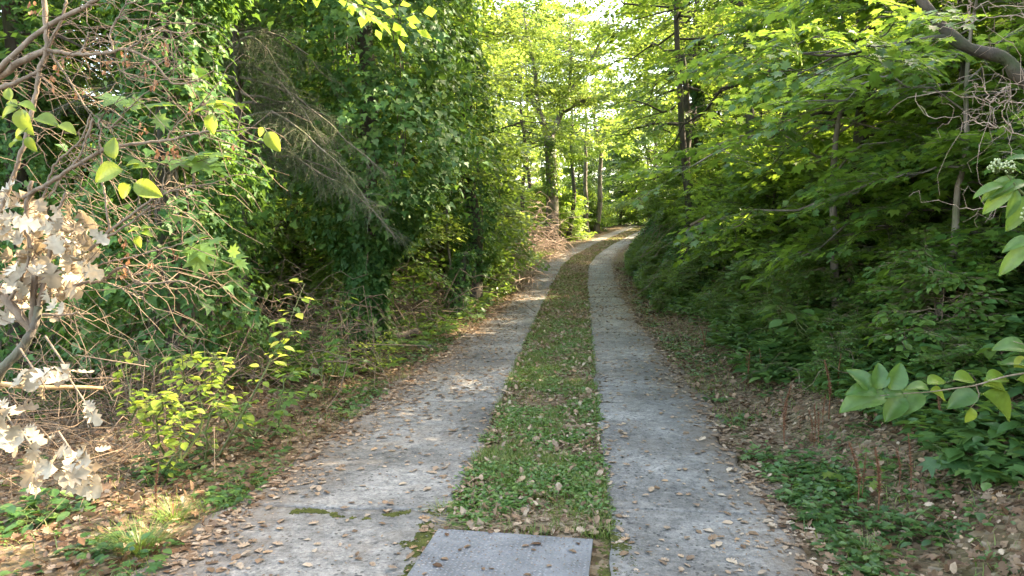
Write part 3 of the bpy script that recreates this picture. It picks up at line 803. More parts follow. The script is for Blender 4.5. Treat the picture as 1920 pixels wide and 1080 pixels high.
spruce('spruce showing its hanging branches at the top left', -4.3, 9.6, 8.5, 1, spec)

# ================================================================ RIGHT SIDE
# overhanging maples near
def maple(label, x, y, H, r0, cb, RR, **kw):
    kw.setdefault('nl', 26); kw.setdefault('nsub', 5); kw.setdefault('per', 3); kw['nl'] = int(kw['nl'] * .8)
    return tree('field_maple', label, x, y, H, r0, cb, RR, kw.pop('sp', SP_MAPLE), M[kw.pop('lm', 'maple')], M[kw.pop('bk', 'bark_dark')], el=kw.pop('el', (.0, .55)), **kw)[0]
maple('dark trunked maple leaning over the right bank in front of the slim stems', 4.6, 9.4, 5.6, .13, 1.5, 2.5, lean=(-.04, -.02), nl=34)
maple('maple arching over the track from the right bank, its lowest twigs hanging low', 5.0, 14.2, 8.5, .12, 3.3, 3.1, lean=(-.06, 0), nl=36)
maple('slim stemmed maple rooted beside the dark leaning maple', 3.85, 8.1, 3.8, .055, 1.1, 1.6, lean=(-.03, .04), nl=22, bk='bark_grey')
maple('thin young maple with pale grey stem at the right frame side', 3.55, 5.7, 3.4, .035, 1.25, 1.2, nl=20, bk='bark_grey', sp=SP_MAPLE_S, lean=(.03, .03))
maple('maple with bright leaves standing behind the fallen branches', 7.2, 18.5, 9, .12, 3.2, 3.0, lm='maple_yellow', nl=28)
maple('maple high on the right bank behind the dark leaning maple', 7.6, 12.8, 8.5, .12, 3.6, 2.8, nl=26)
maple('maple at the upper right, rooted on the bank above the verge', 6.2, 7.2, 4.4, .11, 1.0, 2.3, nl=28)
maple('maple whose branches reach over the bend from the right', 5.6, 21.5, 10, .14, 2.6, 3.3, lean=(-.06, 0), nl=34, lm='maple')
maple('young maple with light leaves over the ivy mound', 6.6, 27.5, 8, .10, 1.3, 2.7, lm='maple_yellow')
maple('nearest maple at the right frame edge with large hanging leaves', 4.9, 5.6, 1.6, .04, .2, 1.5, nl=18)
maple('low spreading maple on the bank between the slim stems and the verge', 4.4, 7.0, 3.6, .05, .5, 1.7, nl=24)
maple('low bushy maple hanging over the right verge before the ivy mound', 4.5, 12.0, 2.3, .04, .3, 1.4, nl=22)
maple('tall maple whose crown fills the top right behind the crooked limb', 6.4, 12.0, 9, .12, 4.6, 2.6, nl=22)
# tree whose big limb crosses the top right corner
t = thing('leaning_tree', 'tree with one thick dark crooked limb crossing the top right corner', 'tree', (3.75, 4.1, gz(3.75, 4.1)))
b = np.array(t.location)
mb = MB(); tube(mb, spline([(0, 0, -.2), (.05, .05, .6), (-.05, .2, 1.1), (.0, .35, 1.4)], 10), np.linspace(.13, .09, 10), 10)
mb.build('trunk', M['bark_dark'], t)
big = [b + np.array([0, .32, 1.35]), P(2010, 215, 4.25), P(1915, 148, 4.2), P(1885, 110, 4.2), P(1812, 88, 4.2), P(1762, 45, 4.2), P(1722, -10, 4.2), P(1700, -90, 4.3)]
big = np.array(big) - b
mb = MB(); bl = spline(big, 26); tube(mb, bl, np.linspace(.043, .027, 26) * (1 + .12 * np.sin(np.arange(26) * 1.7)), 10); mb.build('limb', M['bark_dark'], t)
mb = MB(); s2 = np.array([P(1775, 68, 4.2), P(1740, 72, 4.2), P(1650, 88, 4.3), P(1560, 105, 4.4), P(1440, 90, 4.6)]) - b
tube(mb, spline(s2, 16), np.linspace(.016, .005, 16), 6); mb.build('limb', M['bark_dark'], t)
cr = MB(); O = []; D = []
for ln, a, c in ((spline(s2, 16), 8, 16),):
    for i in range(a, c):
        for s_ in range(1):
            az = U(0, 6.28); q = limbc(rng, ln[i], az, U(-.3, .5), U(.25, .7), .2, .05, 4)
            tube(cr, q, np.linspace(.006, .003, 4), 3, m=1, cap=False)
            for m_ in (1, 2, 3): O.append(q[m_]); D.append((math.cos(az + U(-.6, .6)), math.sin(az), U(-.4, .1)))
O = np.array(O); D = np.array(D)
cr.stamp(SP_MAPLE_S[0], O, frames(D, np.array([0, 0, 1.]) + rng.normal(0, .35, (len(O), 3))), U(.7, 1.1, len(O)))
cr.build('crown', [M['maple'], M['bark_dark']], t)

# ivy wrapped trunk on the right bank
ivy_tree('ivy_clad_tree', 'ivy wrapped trunk standing on the right bank above the bend', 6.1, 24.3, 11, .22, lambda v: .40 + .18 * math.sin(v * 8), 6000, seed=31, h0=0, h1=7, ls=.11, cb=4, RR=3, nl=18, lean=(-.02, 0))
for (x, y, r) in [(8.3, 22, .09), (9.0, 25, .12), (7.7, 25.8, .07), (9.6, 19, .10), (8.6, 15.5, .08)]:
    tree('slope_tree', 'thin dark stemmed tree up among the backlit leaves of the right slope', x, y, 9, r, 3.0, 2.4, SP_MID, M['maple_yellow'], M['bark_dark'], group='thin trees on the right slope', nl=20, nsub=5, per=3, lean=(U(-.08, .08), 0))

# bank shrubs and saplings
sap_protos = []
def sap(k, x, y, label, group, sc=1.0, zoff=-.03):
    t, used = sap_protos[k]
    loc = (x, y, gz(x, y) + zoff)
    if not used:
        sap_protos[k][1] = True; t.location = loc; t.rotation_euler = (0, 0, U(0, 6.28)); t.scale = (sc,) * 3
        t['label'] = label; t['group'] = group; return t
    return dup(t, loc, U(0, 6.28), label, group, sc)
def multi(nst, H, RR, sp, leafm, barkm, nl=8, nsub=4, per=2, cb=.15, ssc=.7, name='sapling'):
    t = thing(name, '', 'sapling')
    W = MB(); Cm = MB()
    for k in range(nst):
        a = k * 2.4 + U(-.4, .4)
        w, c, _ = grow(rng, H * U(.7, 1.1), .012 * H ** .5, cb * H, RR, sp, nl=nl, nsub=nsub, per=per, lean=(math.cos(a) * .3, math.sin(a) * .3), ssc=ssc, sides=5, el=(.1, .6))
        for src, dst in ((w, W), (c, Cm)):
            V, T, Q, TM, QM = src.flat()
            for mm in (0, 1):
                pass
            dst.t.append(T + dst.n); dst.tm.append(TM); dst.q.append(Q + dst.n); dst.qm.append(QM); dst.v.append(V); dst.n += len(V)
    W.build('stem', barkm, t); Cm.build('foliage', [leafm, barkm], t)
    return t
sap_protos.append([multi(3, 1.5, .6, SP_MAPLE_S, M['maple'], M['bark_dark'], name='maple_sapling'), False])
sap_protos.append([multi(4, 1.0, .5, SP_MAPLE_S, M['hazel'], M['bark_tan'], name='maple_sapling'), False])
sap_protos.append([multi(3, .8, .4, SP_OVAL, M['hazel'], M['bark_tan'], ssc=.65, name='hazel_sapling'), False])
sap_protos.append([multi(4, 2.2, .8, SP_MAPLE_S, M['maple'], M['bark_dark'], nl=10, name='maple_sapling'), False])
RB = 'maple saplings covering the right bank'
for y in np.arange(4.0, 30, .5):
    w = 1.0 + .0 * y
    for e in np.arange(1.4 if y < 14 else .9, 5.4, .7 if y < 14 else 1.2):
        ee = e + U(-.3, .3); yy = y + U(-.25, .25)
        if y < 5.6 and ee < 1.35: continue
        x = float(np.interp(yy, YY, CX)) + .5 + 1.1 + ee
        if x > .79 * yy + 1.2: continue
        if x > .68 * yy and yy < 5: continue
        if rng.random() < .08: continue
        if 12.5 < yy < 17.2 and 1.2 < ee < 4.2 and rng.random() < .75: continue
        k = int(rng.choice([0, 1, 2, 3], p=[.3, .35, .2, .15])) if ee > 1.8 else int(rng.choice([1, 2]))
        sap(k, x, yy, 'leafy green sapling in the thicket on the right bank' if k != 2 else 'oval leafed hazel seedling low on the right bank',
            RB if k != 2 else 'hazel seedlings on the right bank', U(.65, 1.1) * (1.0 if ee > 1.5 else .6))
for _ in range(18):
    yy = 3.7 * (11 / 3.7) ** rng.random(); ee = U(.95, 1.9); x = float(np.interp(yy, YY, CX)) + .5 + 1.07 + ee
    if x > .72 * yy + .1: continue
    sap(2 if rng.random() < .6 else 1, x, yy, 'small leafy seedling rooted low in the litter at the foot of the right bank', 'small seedlings at the foot of the right bank', U(.18, .36))
# ivy mound by the bend
t = thing('ivy_mound', 'dark ivy hanging over the eroded bank at the right side of the bend', 'ivy', (4.6, 21, 0))
mb = MB(); n = 9000
yy = U(17, 33, n); e = U(.5, 3.2, n)
cx = np.interp(yy, YY, CX); x = cx + 1.6 + e; z = gh(x, yy)
lum = fbm(x * 1.5, yy * 1.2, 77)
O = np.stack([x - 4.6, yy - 21, z + .05 + U(0, .45, n) * lum], -1)
D = np.stack([U(-1, .1, n), U(-.7, .2, n), U(-1, .1, n)], -1)
mb.stamp(L_IVY, O, frames(D, np.stack([U(-.9, 0, n), U(-.9, 0, n), U(.4, 1, n)], -1)), U(.07, .13, n), m=0)
for k in range(40):
    y0 = U(17, 30); e0 = U(.9, 2.6); x0 = float(np.interp(y0, YY, CX)) + 1.6 + e0
    p0 = np.array([x0 - 4.6, y0 - 21, gz(x0, y0) + .3]); q = limbc(rng, p0, U(2.2, 4.2), U(-.6, .3), U(.5, 1.2), .6, .08, 6)
    tube(mb, q, .008, 3, m=1, cap=False)
mb.build('foliage', [M['ivy'], M['bark_tan']], t)

# fallen branches
t = thing('fallen_branches', 'heap of broken reddish brown branches lying on the right bank', 'branches', tuple(P(1330, 398, 16.5)))
b = np.array(t.location); b[2] = gz(b[0], b[1]) + .4; t.location = b
for k in range(7):
    mb = MB(); a = U(-.5, .5); L = U(.8, 1.9); s0 = np.array([U(-.6, .2), U(-.4, .4), U(-.1, .25)])
    pts = [s0, s0 + np.array([L * .5, U(-.2, .2), L * .28]), s0 + np.array([L, U(-.3, .3), L * .5 + U(-.1, .1)])]
    tube(mb, spline(pts, 8), np.linspace(.05, .025, 8) * U(.7, 1.3), 6); mb.build('branch', M['bark_grey'] if k % 2 else M['twig_dead'], t)

# ================================================================ LEFT FOREGROUND SHRUB
t = thing('bare_shrub', 'half dead shrub with bare tan branches and cream withered leaves at the left edge', 'shrub', tuple(P(-40, 900, 2.6)))
base = np.array(t.location); base[2] = gz(base[0], base[1]); t.location = base
def pl(pts, Z): return np.array([P(a, b, Z + (c if len(r_) else 0)) for a, b, *r_ in pts for c in ([r_[0]] if r_ else [0])]) - base
def br(pts, Z, r0, r1, mat='bark_tan', name='branch', parent=None, sides=7, kn=.0):
    mb = MB(); p = spline(pl(pts, Z), 6 + 5 * len(pts)); n = len(p)
    p[1:-1] += rng.normal(0, .0006 * Z, (n - 2, 3))
    tube(mb, p, np.linspace(r0, r1, n) * (1 + kn * rng.normal(0, 1, n)), sides)
    mb.build(name, M[mat], parent or t); return p
Zs = 2.3
br([(-60, 990, .3), (-45, 800, .1), (-5, 705), (35, 660), (62, 615), (72, 575)], Zs, .019, .013, 'bark_grey', 'trunk', kn=.05)
shrub_tips = []
shrub = [
    ([(62, 618), (62, 560), (66, 500), (50, 400), (60, 340)], .013, .007),
    ([(68, 590), (85, 520), (100, 442), (108, 400), (125, 362)], .010, .006),
    ([(60, 620), (10, 560), (-30, 480, .1), (-60, 300, .2), (-40, 190, .1), (20, 128), (88, 92)], .016, .011),
    ([(-40, 180, .1), (0, 130), (80, 55), (165, 10), (200, -20)], .011, .007),
    ([(83, -20), (85, 40), (87, 92), (74, 130), (66, 180), (55, 235), (35, 300), (18, 352), (0, 400)], .0095, .007),
    ([(-20, 172), (20, 158), (55, 142), (82, 122)], .010, .005),
    ([(88, 92), (118, 30), (125, -10)], .006, .004),
    ([(90, 94), (140, 102), (180, 101), (212, 97), (236, 92), (290, 118), (322, 155), (372, 152)], .0075, .0025),
    ([(212, 97), (208, 60), (222, 30), (240, 0)], .004, .002),
    ([(236, 92), (262, 78), (270, 55), (330, 62), (360, 60)], .004, .002),
    ([(236, 92), (232, 130), (240, 150)], .003, .0015),
    ([(150, 100), (163, 75), (166, 60)], .005, .003),
    ([(45, 370), (90, 345), (140, 312), (195, 282), (245, 270), (310, 264), (350, 255), (385, 246), (430, 246), (475, 240)], .0085, .0022),
    ([(310, 264), (340, 225), (372, 200), (382, 190)], .003, .0012),
    ([(95, 100), (130, 150), (160, 200), (185, 222)], .004, .002),
    ([(185, 222), (205, 240), (240, 205), (300, 150)], .003, .0015),
    ([(75, 400), (90, 340), (110, 300), (150, 265), (172, 212)], .005, .003),
    ([(175, 222), (150, 290), (118, 330), (92, 372)], .005, .003),
    ([(205, 430), (198, 370), (190, 310), (186, 222)], .0045, .003),
    ([(168, 470), (210, 430), (250, 400), (290, 372), (335, 355), (425, 337)], .007, .002),
    ([(180, 458), (240, 420), (280, 390), (300, 375), (308, 330), (310, 300)], .0045, .002),
    ([(160, 505), (205, 492), (262, 478), (330, 460), (345, 455)], .004, .002),
    ([(128, 540), (160, 530), (192, 526), (232, 500), (262, 530), (340, 528), (380, 545)], .0075, .002),
    ([(80, 590), (120, 590), (148, 586)], .005, .003),
    ([(192, 526), (235, 545), (262, 560)], .003, .0015),
    ([(0, 610), (20, 560), (50, 500), (55, 440)], .008, .004),
]
for pts, r0, r1 in shrub:
    shrub_tips.append(br(pts, Zs, r0 * .9, r1 * .9, 'bark_tan', kn=.06))
# fine side twigs
mb = MB()
for p in shrub_tips:
    for k in range(int(len(p) / 2)):
        i = rng.integers(2, len(p)); q = limbc(rng, p[i], U(-.6, 1.2), U(-.8, 1.0), U(.05, .28), .3, .09, 6)
        tube(mb, q, np.linspace(.0018, .0008, 6), 3, cap=False)
mb.build('twigs', M['twig_dead'], t)
# cream dead leaves
def dead_cluster(mb, cxp, cyp, rx, ry, n, Z, ls):
    for k in range(int(n * .72)):
        a = U(0, 6.28); r = math.sqrt(U(0, 1))
        o = P(cxp + rx * r * math.cos(a), cyp + ry * r * math.sin(a), Z + U(-.18, .18)) - base
        d = np.array([U(-.8, .8), U(-.7, .5), U(-1.3, .2)]); nn = np.array([U(-.7, .7), U(-1.4, -.1), U(-.1, 1.1)])
        s = ls * U(.5, 1.15)
        tpl = list(L_OAK); V = tpl[0].copy(); V[:, 2] += .8 * (V[:, 0] ** 2) * U(-1, 2.5) + .22 * np.sin(V[:, 1] * U(2, 5)) * U(-1, 1); V[:, 0] *= U(.8, 1.25); V[:, 2] += rng.normal(0, .018, len(V)); tpl[0] = V
        mb.stamp(tuple(tpl), o[None], frames(d[None], nn[None]), np.array([s]), m=0)
mb = MB()
for c in [(20, 390, 60, 40, 34), (45, 430, 60, 50, 44), (110, 420, 55, 45, 30), (120, 470, 50, 50, 40), (90, 500, 60, 45, 40), (20, 540, 50, 50, 40), (115, 545, 30, 40, 20), (160, 480, 20, 20, 8), (150, 430, 20, 15, 6)]:
    dead_cluster(mb, *c, Zs + .05, .078)
mb.build('withered_leaves', [M['cream'], M['bark_tan']], t)
for c in [(72, 705, 42, 22, 16), (125, 690, 25, 10, 7), (20, 790, 35, 32, 26), (75, 860, 25, 50, 26), (150, 870, 45, 40, 34), (158, 752, 8, 14, 4)]:
    mb = MB(); dead_cluster(mb, *c, Zs - .1, .075)
    p = spline(np.array([P(c[0] - 40, c[1] - 60, Zs) - base, P(c[0], c[1], Zs - .1) - base, P(c[0] + 15, c[1] + 25, Zs - .1) - base]), 8)
    tube(mb, p, np.linspace(.004, .002, 8), 4, m=1)
    mb.build('withered_leaves', [M['cream'], M['bark_tan']], t)
# small rusty hanging leaves
mb = MB(); n = 170
pk = [(235, 105), (308, 85), (315, 112), (275, 125), (285, 150), (270, 235), (320, 280), (300, 285), (330, 285), (236, 480), (234, 510), (205, 430), (60, 8), (200, 120), (150, 175), (95, 150), (360, 200), (230, 445), (435, 280), (120, 100), (110, 130), (285, 500), (330, 470)]
for k in range(n):
    a = pk[k % len(pk)]; o = P(a[0] + U(-8, 8), a[1] + U(-10, 14), Zs + U(-.02, .05)) - base
    d = np.array([U(-.4, .4), U(-.4, .4), -1.]); nn = np.array([U(-1, 1), -1, U(-.2, .5)])
    mb.stamp(L_CURL, o[None], frames(d[None], nn[None]), np.array([U(.009, .022)]), m=0)
mb.build('rusty_leaves', M['rustleaf'], t)
# living leaves: photo place, length, direction (degrees from right, up positive)
def leaves(name, lst, Z, mat, tpl=L_HERO, parent=None, bs=None, lab=None):
    mb = MB(); bs = base if bs is None else bs
    for (px, py, L, ang, face) in lst:
        a = R(ang); o = P(px, py, Z) - bs
        d = np.array([math.cos(a), U(-.15, .15), math.sin(a)]); nn = np.array([U(-.15, .15), -1 * face, 1.1 - face])
        mb.stamp(tpl, o[None], frames(d[None], nn[None]), np.array([L / F_PX * Z]), m=0)
        q = np.array([o - norm(d) * .01 - np.array([0, 0, -.004]), o, o + norm(d) * .004]); tube(mb, q, .0012, 4, m=1)
    ob = mb.build(name, [M[mat], M['stem_green']], parent or t)
    if lab: ob['label'] = lab
    return ob
leaves('leaf_spray', [(232, 318, 62, 195, .8), (216, 300, 42, 95, .8), (245, 318, 32, 20, .5), (247, 345, 40, 220, .9), (250, 343, 52, -25, .9), (236, 312, 30, 25, .4)], Zs - .25, 'lime')
leaves('leaf_spray', [(38, 203, 50, -72, .9), (34, 200, 26, 150, .6), (32, 205, 34, 200, .7), (30, 196, 36, -5, .4), (20, 190, 26, 100, .6), (64, 222, 46, -8, .5), (108, 234, 34, -18, .5), (46, 245, 26, 205, .7), (52, 255, 30, -70, .7), (45, 262, 34, 190, .5)], Zs - .25, 'lime')
leaves('leaf_spray', [(262, 432, 24, 175, .4), (262, 432, 20, 30, .4), (262, 436, 24, -5, .4), (260, 440, 26, -95, .8)], Zs - .2, 'lime')
leaves('leaf_spray', [(498, 240, 22, -140, .8), (499, 246, 42, -58, .8)], Zs - .2, 'lime')
leaves('leaf_spray', [(398, 212, 38, -95, .9), (392, 206, 28, 175, .4), (396, 204, 32, 5, .4), (385, 200, 30, 25, .4), (404, 195, 40, 10, .3)], Zs - .2, 'lime')
leaves('leaf_spray', [(190, 180, 72, -20, .35), (255, 205, 34, 100, .5), (270, 200, 60, 8, .3), (300, 215, 36, -80, .6)], Zs, 'hazel', L_MAPLE)
leaves('leaf_spray', [(308, 300, 74, -10, .35), (345, 300, 60, 20, .3), (360, 298, 80, -22, .35), (385, 290, 55, 0, .3)], Zs, 'hazel', L_MAPLE)
leaves('leaf_spray', [(350, 465, 70, -15, .4), (390, 455, 40, 10, .4), (345, 455, 50, 20, .35), (360, 470, 56, -60, .5)], Zs, 'hazel', L_MAPLE)
leaves('leaf_spray', [(432, 485, 36, 10, .4), (440, 488, 34, -30, .4), (436, 482, 30, 80, .4)], Zs, 'hazel', L_MAPLE)

# broken stick
t2 = thing('broken_stick', 'broken orange brown stick lying across the twigs at the left edge', 'stick', tuple(P(-30, 718, 2.7)))
b2 = np.array(t2.location); mb = MB()
tube(mb, spline(np.array([P(-30, 716, 2.7), P(60, 726, 2.7), P(140, 726, 2.75), P(192, 728, 2.8)]) - b2, 12), np.linspace(.011, .007, 12), 7)
mb.build('stick', M['wood_broken'], t2)

# lime green sunlit bush, bramble shrub, left verge plants
def leafy_plant(name, label, cat, x, y, H, stems, RR, leaf, ls, leafm, stemm='stem_green', spacing=.07, group=None, droop=.3, up=.9):
    t = thing(name, label, cat, (x, y, gz(x, y) - .02), 0, group)
    st = MB(); fo = MB(); O = []; D = []; Nn = []; S = []
    for k in range(stems):
        az = k * 2.4 + U(-.5, .5); L = H * U(.65, 1.1)
        p = limbc(rng, (U(-.03, .03), U(-.03, .03), 0), az, math.atan2(up, RR / H), L, droop, .05, 9)
        tube(st, p, np.linspace(.005 + .004 * H, .0015, 9), 5)
        cur = .25
        while cur < 1:
            i0 = min(7, int(cur * 8)); f = cur * 8 - i0; q = p[i0] * (1 - f) + p[i0 + 1] * f
            for sg in (0, 1, 2):
                a = U(0, 6.28); d = np.array([math.cos(a), math.sin(a), U(-.3, .4)])
                pet = ls * U(.3, .9)
                O.append(q + d * pet); D.append(d + np.array([0, 0, -.25])); Nn.append((U(-.4, .4), U(-.5, .2), 1)); S.append(ls * U(.6, 1.15))
                tube(st, np.array([q, q + d * pet * .6, q + d * pet]), .0012, 3, cap=False)
            cur += spacing / max(L, .1)
    fo.stamp(leaf, np.array(O), frames(np.array(D), np.array(Nn)), np.array(S))
    st.build('stem', M[stemm], t); fo.build('foliage', M[leafm], t)
    return t
leafy_plant('lime_bush', 'sunlit lime green bush at the left verge in front of the dead twigs', 'bush', -2.42, 4.9, 1.3, 9, .36, L_OVAL, .08, 'lime', spacing=.07)
leafy_plant('bramble', 'mid green bramble bush between the lime green bush and the track', 'bramble', -2.05, 5.6, 1.15, 7, .55, L_OVAL, .085, 'hazel', spacing=.1)
leafy_plant('bramble', 'bramble shoot behind the mid green bramble, below the spruce', 'bramble', -2.0, 7.3, 1.35, 4, .5, L_MAPLE, .11, 'hazel', spacing=.14)
leafy_plant('fern_like_weed', 'bright light green weed with a feathery top at the left verge', 'weed', -1.62, 8.6, .62, 8, .22, L_OVAL, .045, 'lime', spacing=.04)
for (px, py, H, ls, n_, lab) in [(285, 905, .30, .06, 7, 'dark leaved bramble shoot on the left verge below the lime green bush'),
                           (60, 960, .34, .085, 6, 'broad leaved plant in the bottom left corner'),
                           (160, 1050, .16, .07, 7, 'low bright green rosette by the bottom left grass tuft'),
                           (420, 960, .14, .05, 8, 'small green plant at the left slab edge'),
                           (375, 855, .22, .055, 7, 'green plant in the sunny patch of the left verge'),
                           (640, 700, .30, .05, 7, 'small leafy plant at the left verge beyond the bramble')]:
    Z = 2080 / (py - 457); x = (px - 960) / F_PX * Z
    leafy_plant('verge_plant', lab, 'plant', x, Z, H, n_, H * .8, L_OVAL, ls, 'groundleaf', spacing=.05)

# right verge plants
for (px, py, Z, H, RR, ls, n_, mt, lf, lab) in [
        (1905, 770, 4.6, .60, .3, .15, 3, 'hazel', L_HERO, 'yellow green broad leaved seedling at the right frame edge'),
        (1800, 690, 5.4, .60, .4, .15, 5, 'hazel', L_OVAL, 'bright green shrubby seedling on the bank above the broad leaved ones'),
        (1550, 600, 7.2, .9, .6, .16, 7, 'hazel', L_OVAL, 'pale green hazel bush low on the right bank'),
        (1865, 900, 3.9, .42, .3, .17, 5, 'groundleaf', L_MAPLE, 'dark green maple leaved seedling near the lower right corner'),
        (1620, 850, 4.3, .3, .2, .09, 3, 'maple_yellow', L_MAPLE, 'small maple seedling with green and reddish yellow leaves')]:
    x = (px - 960) / F_PX * Z
    leafy_plant('seedling', lab, 'seedling', x, Z, H, n_, RR, lf, ls, mt, spacing=.16 if lf is L_HERO else .1)
for (px, py, Z, H, ls, n_) in [(1610, 1000, 3.5, .14, .06, 7), (1440, 900, 4.6, .14, .05, 7), (1730, 960, 3.7, .15, .05, 6), (1500, 930, 4.2, .12, .045, 6), (1650, 1060, 3.2, .12, .05, 6),
                               (1380, 750, 6.0, .16, .05, 6), (1560, 830, 4.6, .18, .05, 6), (1790, 1010, 3.5, .12, .06, 6)]:
    x = (px - 960) / F_PX * Z
    leafy_plant('verge_herb', 'small low green herb in the leaf litter of the right verge', 'herb', x, Z, H, n_, H * .9, L_OVAL, ls, 'groundleaf', spacing=.045, group='small herbs on the right verge')

# broad leaved shoot reaching in over the right verge
t = thing('broad_leaved_shrub', 'low shrub with large toothed green and yellowing leaves reaching over the right verge', 'shrub', (2.75, 3.1, gz(2.75, 3.1)))
b5 = np.array(t.location); Zh = 3.0
for pts in ([(2150, 930), (2060, 760), (1980, 700), (1900, 703), (1830, 722), (1790, 728), (1740, 735), (1690, 738), (1650, 742)], [(1980, 700), (1960, 660), (1900, 640)], [(1830, 722), (1835, 745), (1815, 770)]):
    p = np.array([P(a, c, Zh) for a, c in pts]) - b5
    if len(pts) == 9: p[0] = (0, 0, -.05)
    mb = MB(); tube(mb, spline(p, 6 * len(pts)), np.linspace(.006 if len(pts) == 9 else .003, .0015, 6 * len(pts)), 5); mb.build('stem', M['bark_tan'], t)
leaves('leaf_spray', [(1666, 742, 90, 190, .45), (1645, 736, 58, 172, .5), (1632, 732, 55, 130, .7), (1645, 732, 52, 82, .8), (1668, 733, 58, 65, .85), (1695, 738, 48, 178, .45), (1738, 742, 84, 205, .45), (1742, 730, 42, 168, .4), (1700, 745, 60, 222, .5), (1835, 738, 60, 200, .5), (1925, 655, 60, 170, .5), (1930, 690, 50, 160, .4)], Zh, 'hazel', L_HERO, t, b5)
leaves('leaf_spray', [(1742, 735, 44, -14, .5), (1738, 722, 42, 20, .4), (1786, 713, 48, 8, .5), (1848, 716, 52, 15, .45), (1842, 724, 60, 0, .45), (1838, 738, 84, -30, .55), (1820, 762, 34, -95, .8), (1900, 690, 46, 20, .5), (1905, 712, 50, -20, .5)], Zh, 'lime', L_HERO, t, b5)

# elder with pale berries at the right edge
t = thing('elder_shrub', 'elder branch with pale green berry heads and long dark leaves at the right frame edge', 'shrub', (2.55, 2.7, gz(2.55, 2.7)))
b3 = np.array(t.location); Ze = 2.75
mb = MB(); tube(mb, spline(np.array([(0, 0, -.1), (.05, 0, .5), P(1990, 420, Ze) - b3, P(1950, 350, Ze) - b3]), 14), np.linspace(.022, .008, 14), 7); mb.build('stem', M['bark_tan'], t)
mb = MB(); tube(mb, spline(np.array([P(1975, 400, Ze), P(1915, 360, Ze), P(1885, 322, Ze)]) - b3, 8), np.linspace(.007, .003, 8), 5)
for hx, hy in ((1868, 310), (1890, 313), (1925, 400)):
    for k in range(46):
        a = U(0, 6.28); r = U(0, 1) ** .5; o = P(hx + 18 * r * math.cos(a), hy + 12 * r * math.sin(a), Ze + U(-.03, .03)) - b3
        tube(mb, np.array([P(hx, hy + 16, Ze) - b3, o]), .0008, 3, cap=False)
        tube(mb, np.array([o - [0, 0, .0035], o, o + [0, 0, .0035]]), [.002, .0045, .002], 5, m=1)
mb.build('berry_heads', [M['stem_green'], M['berry']], t)
leaves('leaf_spray', [(1905, 330, 70, 215, .5), (1900, 335, 78, 235, .6), (1885, 345, 62, 195, .4), (1905, 350, 60, 265, .7), (1915, 325, 60, 160, .4), (1925, 340, 70, 200, .5), (1930, 360, 80, 250, .6), (1940, 300, 50, 170, .5)], Ze, 'hazel', L_HERO_THIN, t, b3)
leaves('leaf_spray', [(1935, 445, 60, 200, .6), (1925, 460, 70, 230, .6)], Ze, 'hazel', L_HERO_THIN, t, b3)
# bare pinkish twigs
t = thing('bare_twig_bush', 'tangle of bare pinkish twigs reaching in from the upper right edge', 'shrub', (3.15, 3.2, gz(3.15, 3.2)))
b4 = np.array(t.location); Zt = 3.1
mb = MB(); tube(mb, spline(np.array([(0, 0, -.1), (.1, 0, .8), P(2060, 330, Zt) - b4, P(1985, 270, Zt) - b4]), 14), np.linspace(.02, .008, 14), 6); mb.build('stem', M['bark_pink'], t)
for pts in ([(2000, 285), (1900, 248), (1860, 238), (1820, 225), (1740, 218)], [(1990, 180), (1920, 190), (1860, 190), (1800, 178), (1730, 172)], [(1870, 240), (1830, 225), (1808, 208)],
            [(1860, 190), (1875, 170), (1920, 150)], [(1900, 250), (1880, 215), (1890, 190), (1905, 170)], [(1985, 240), (1945, 200), (1920, 175)], [(1985, 60), (1920, 30), (1860, 32), (1802, 50)],
            [(1830, 38), (1815, 20), (1822, 0)], [(2000, 20), (1950, 8), (1900, 12), (1850, 6), (1790, 12), (1778, 4)], [(1960, 350), (1900, 380), (1830, 395), (1760, 375)], [(1860, 190), (1840, 165), (1815, 152)]):
    mb = MB(); p = spline(np.array([P(a, c, Zt) for a, c in pts]) - b4, 4 + 4 * len(pts)); p[1:-1] += rng.normal(0, .006, (len(p) - 2, 3))
    tube(mb, p, np.linspace(.0028, .001, len(p)), 5)
    for k in range(int(len(p) * .45)):
        q = limbc(rng, p[rng.integers(1, len(p))], U(1.5, 4.7), U(-1, 1.2), U(.04, .2), .2, .12, 6); tube(mb, q, np.linspace(.0013, .0007, 6), 3, cap=False)
    mb.build('branch', M['bark_pink'], t)

# ================================================================ DEAD TWIG TANGLES
def tangle(name, label, cat, x0, x1, y0, y1, h, n, L, mat, r=.004, curve=.09, kind='stuff', rel=True):
    mb = MB(); ox, oy = (x0 + x1) / 2, (y0 + y1) / 2
    xs = U(x0, x1, n); ys = U(y0, y1, n); zs = gh(xs, ys)
    for k in range(n):
        hh = abs(rng.normal(0, h * .45)); p0 = np.array([xs[k] - ox, ys[k] - oy, zs[k] + hh])
        q = limbc(rng, p0, U(0, 6.28), U(-.3, .8), L * U(.4, 1.3), U(.1, .7), curve, 8)
        rr = r * U(.4, 1.4)
        tube(mb, q, np.linspace(rr, rr * .35, 8), 4, cap=False)
    o = mb.build(name, M[mat], None, (ox, oy, 0)); tag(o, label, cat, kind=kind); return o
tangle('dead_twigs', 'mass of dead brown twigs and bramble stems under the left shrub', 'twigs', -4.6, -2.3, 4.3, 6.6, .9, 420, .75, 'twig_dead', .0034, .15)
tangle('dead_twigs', 'low tangle of dead stems under the spruce and big ivy tree', 'twigs', -4.5, -1.7, 6.6, 11.8, 1.1, 460, 1.0, 'twig_dead', .006, .13)
tangle('dead_twigs', 'brown stems along the left verge before the ivy stump', 'twigs', -3.5, -1.2, 11.5, 19, .9, 520, 1.2, 'twig_dead', .009)
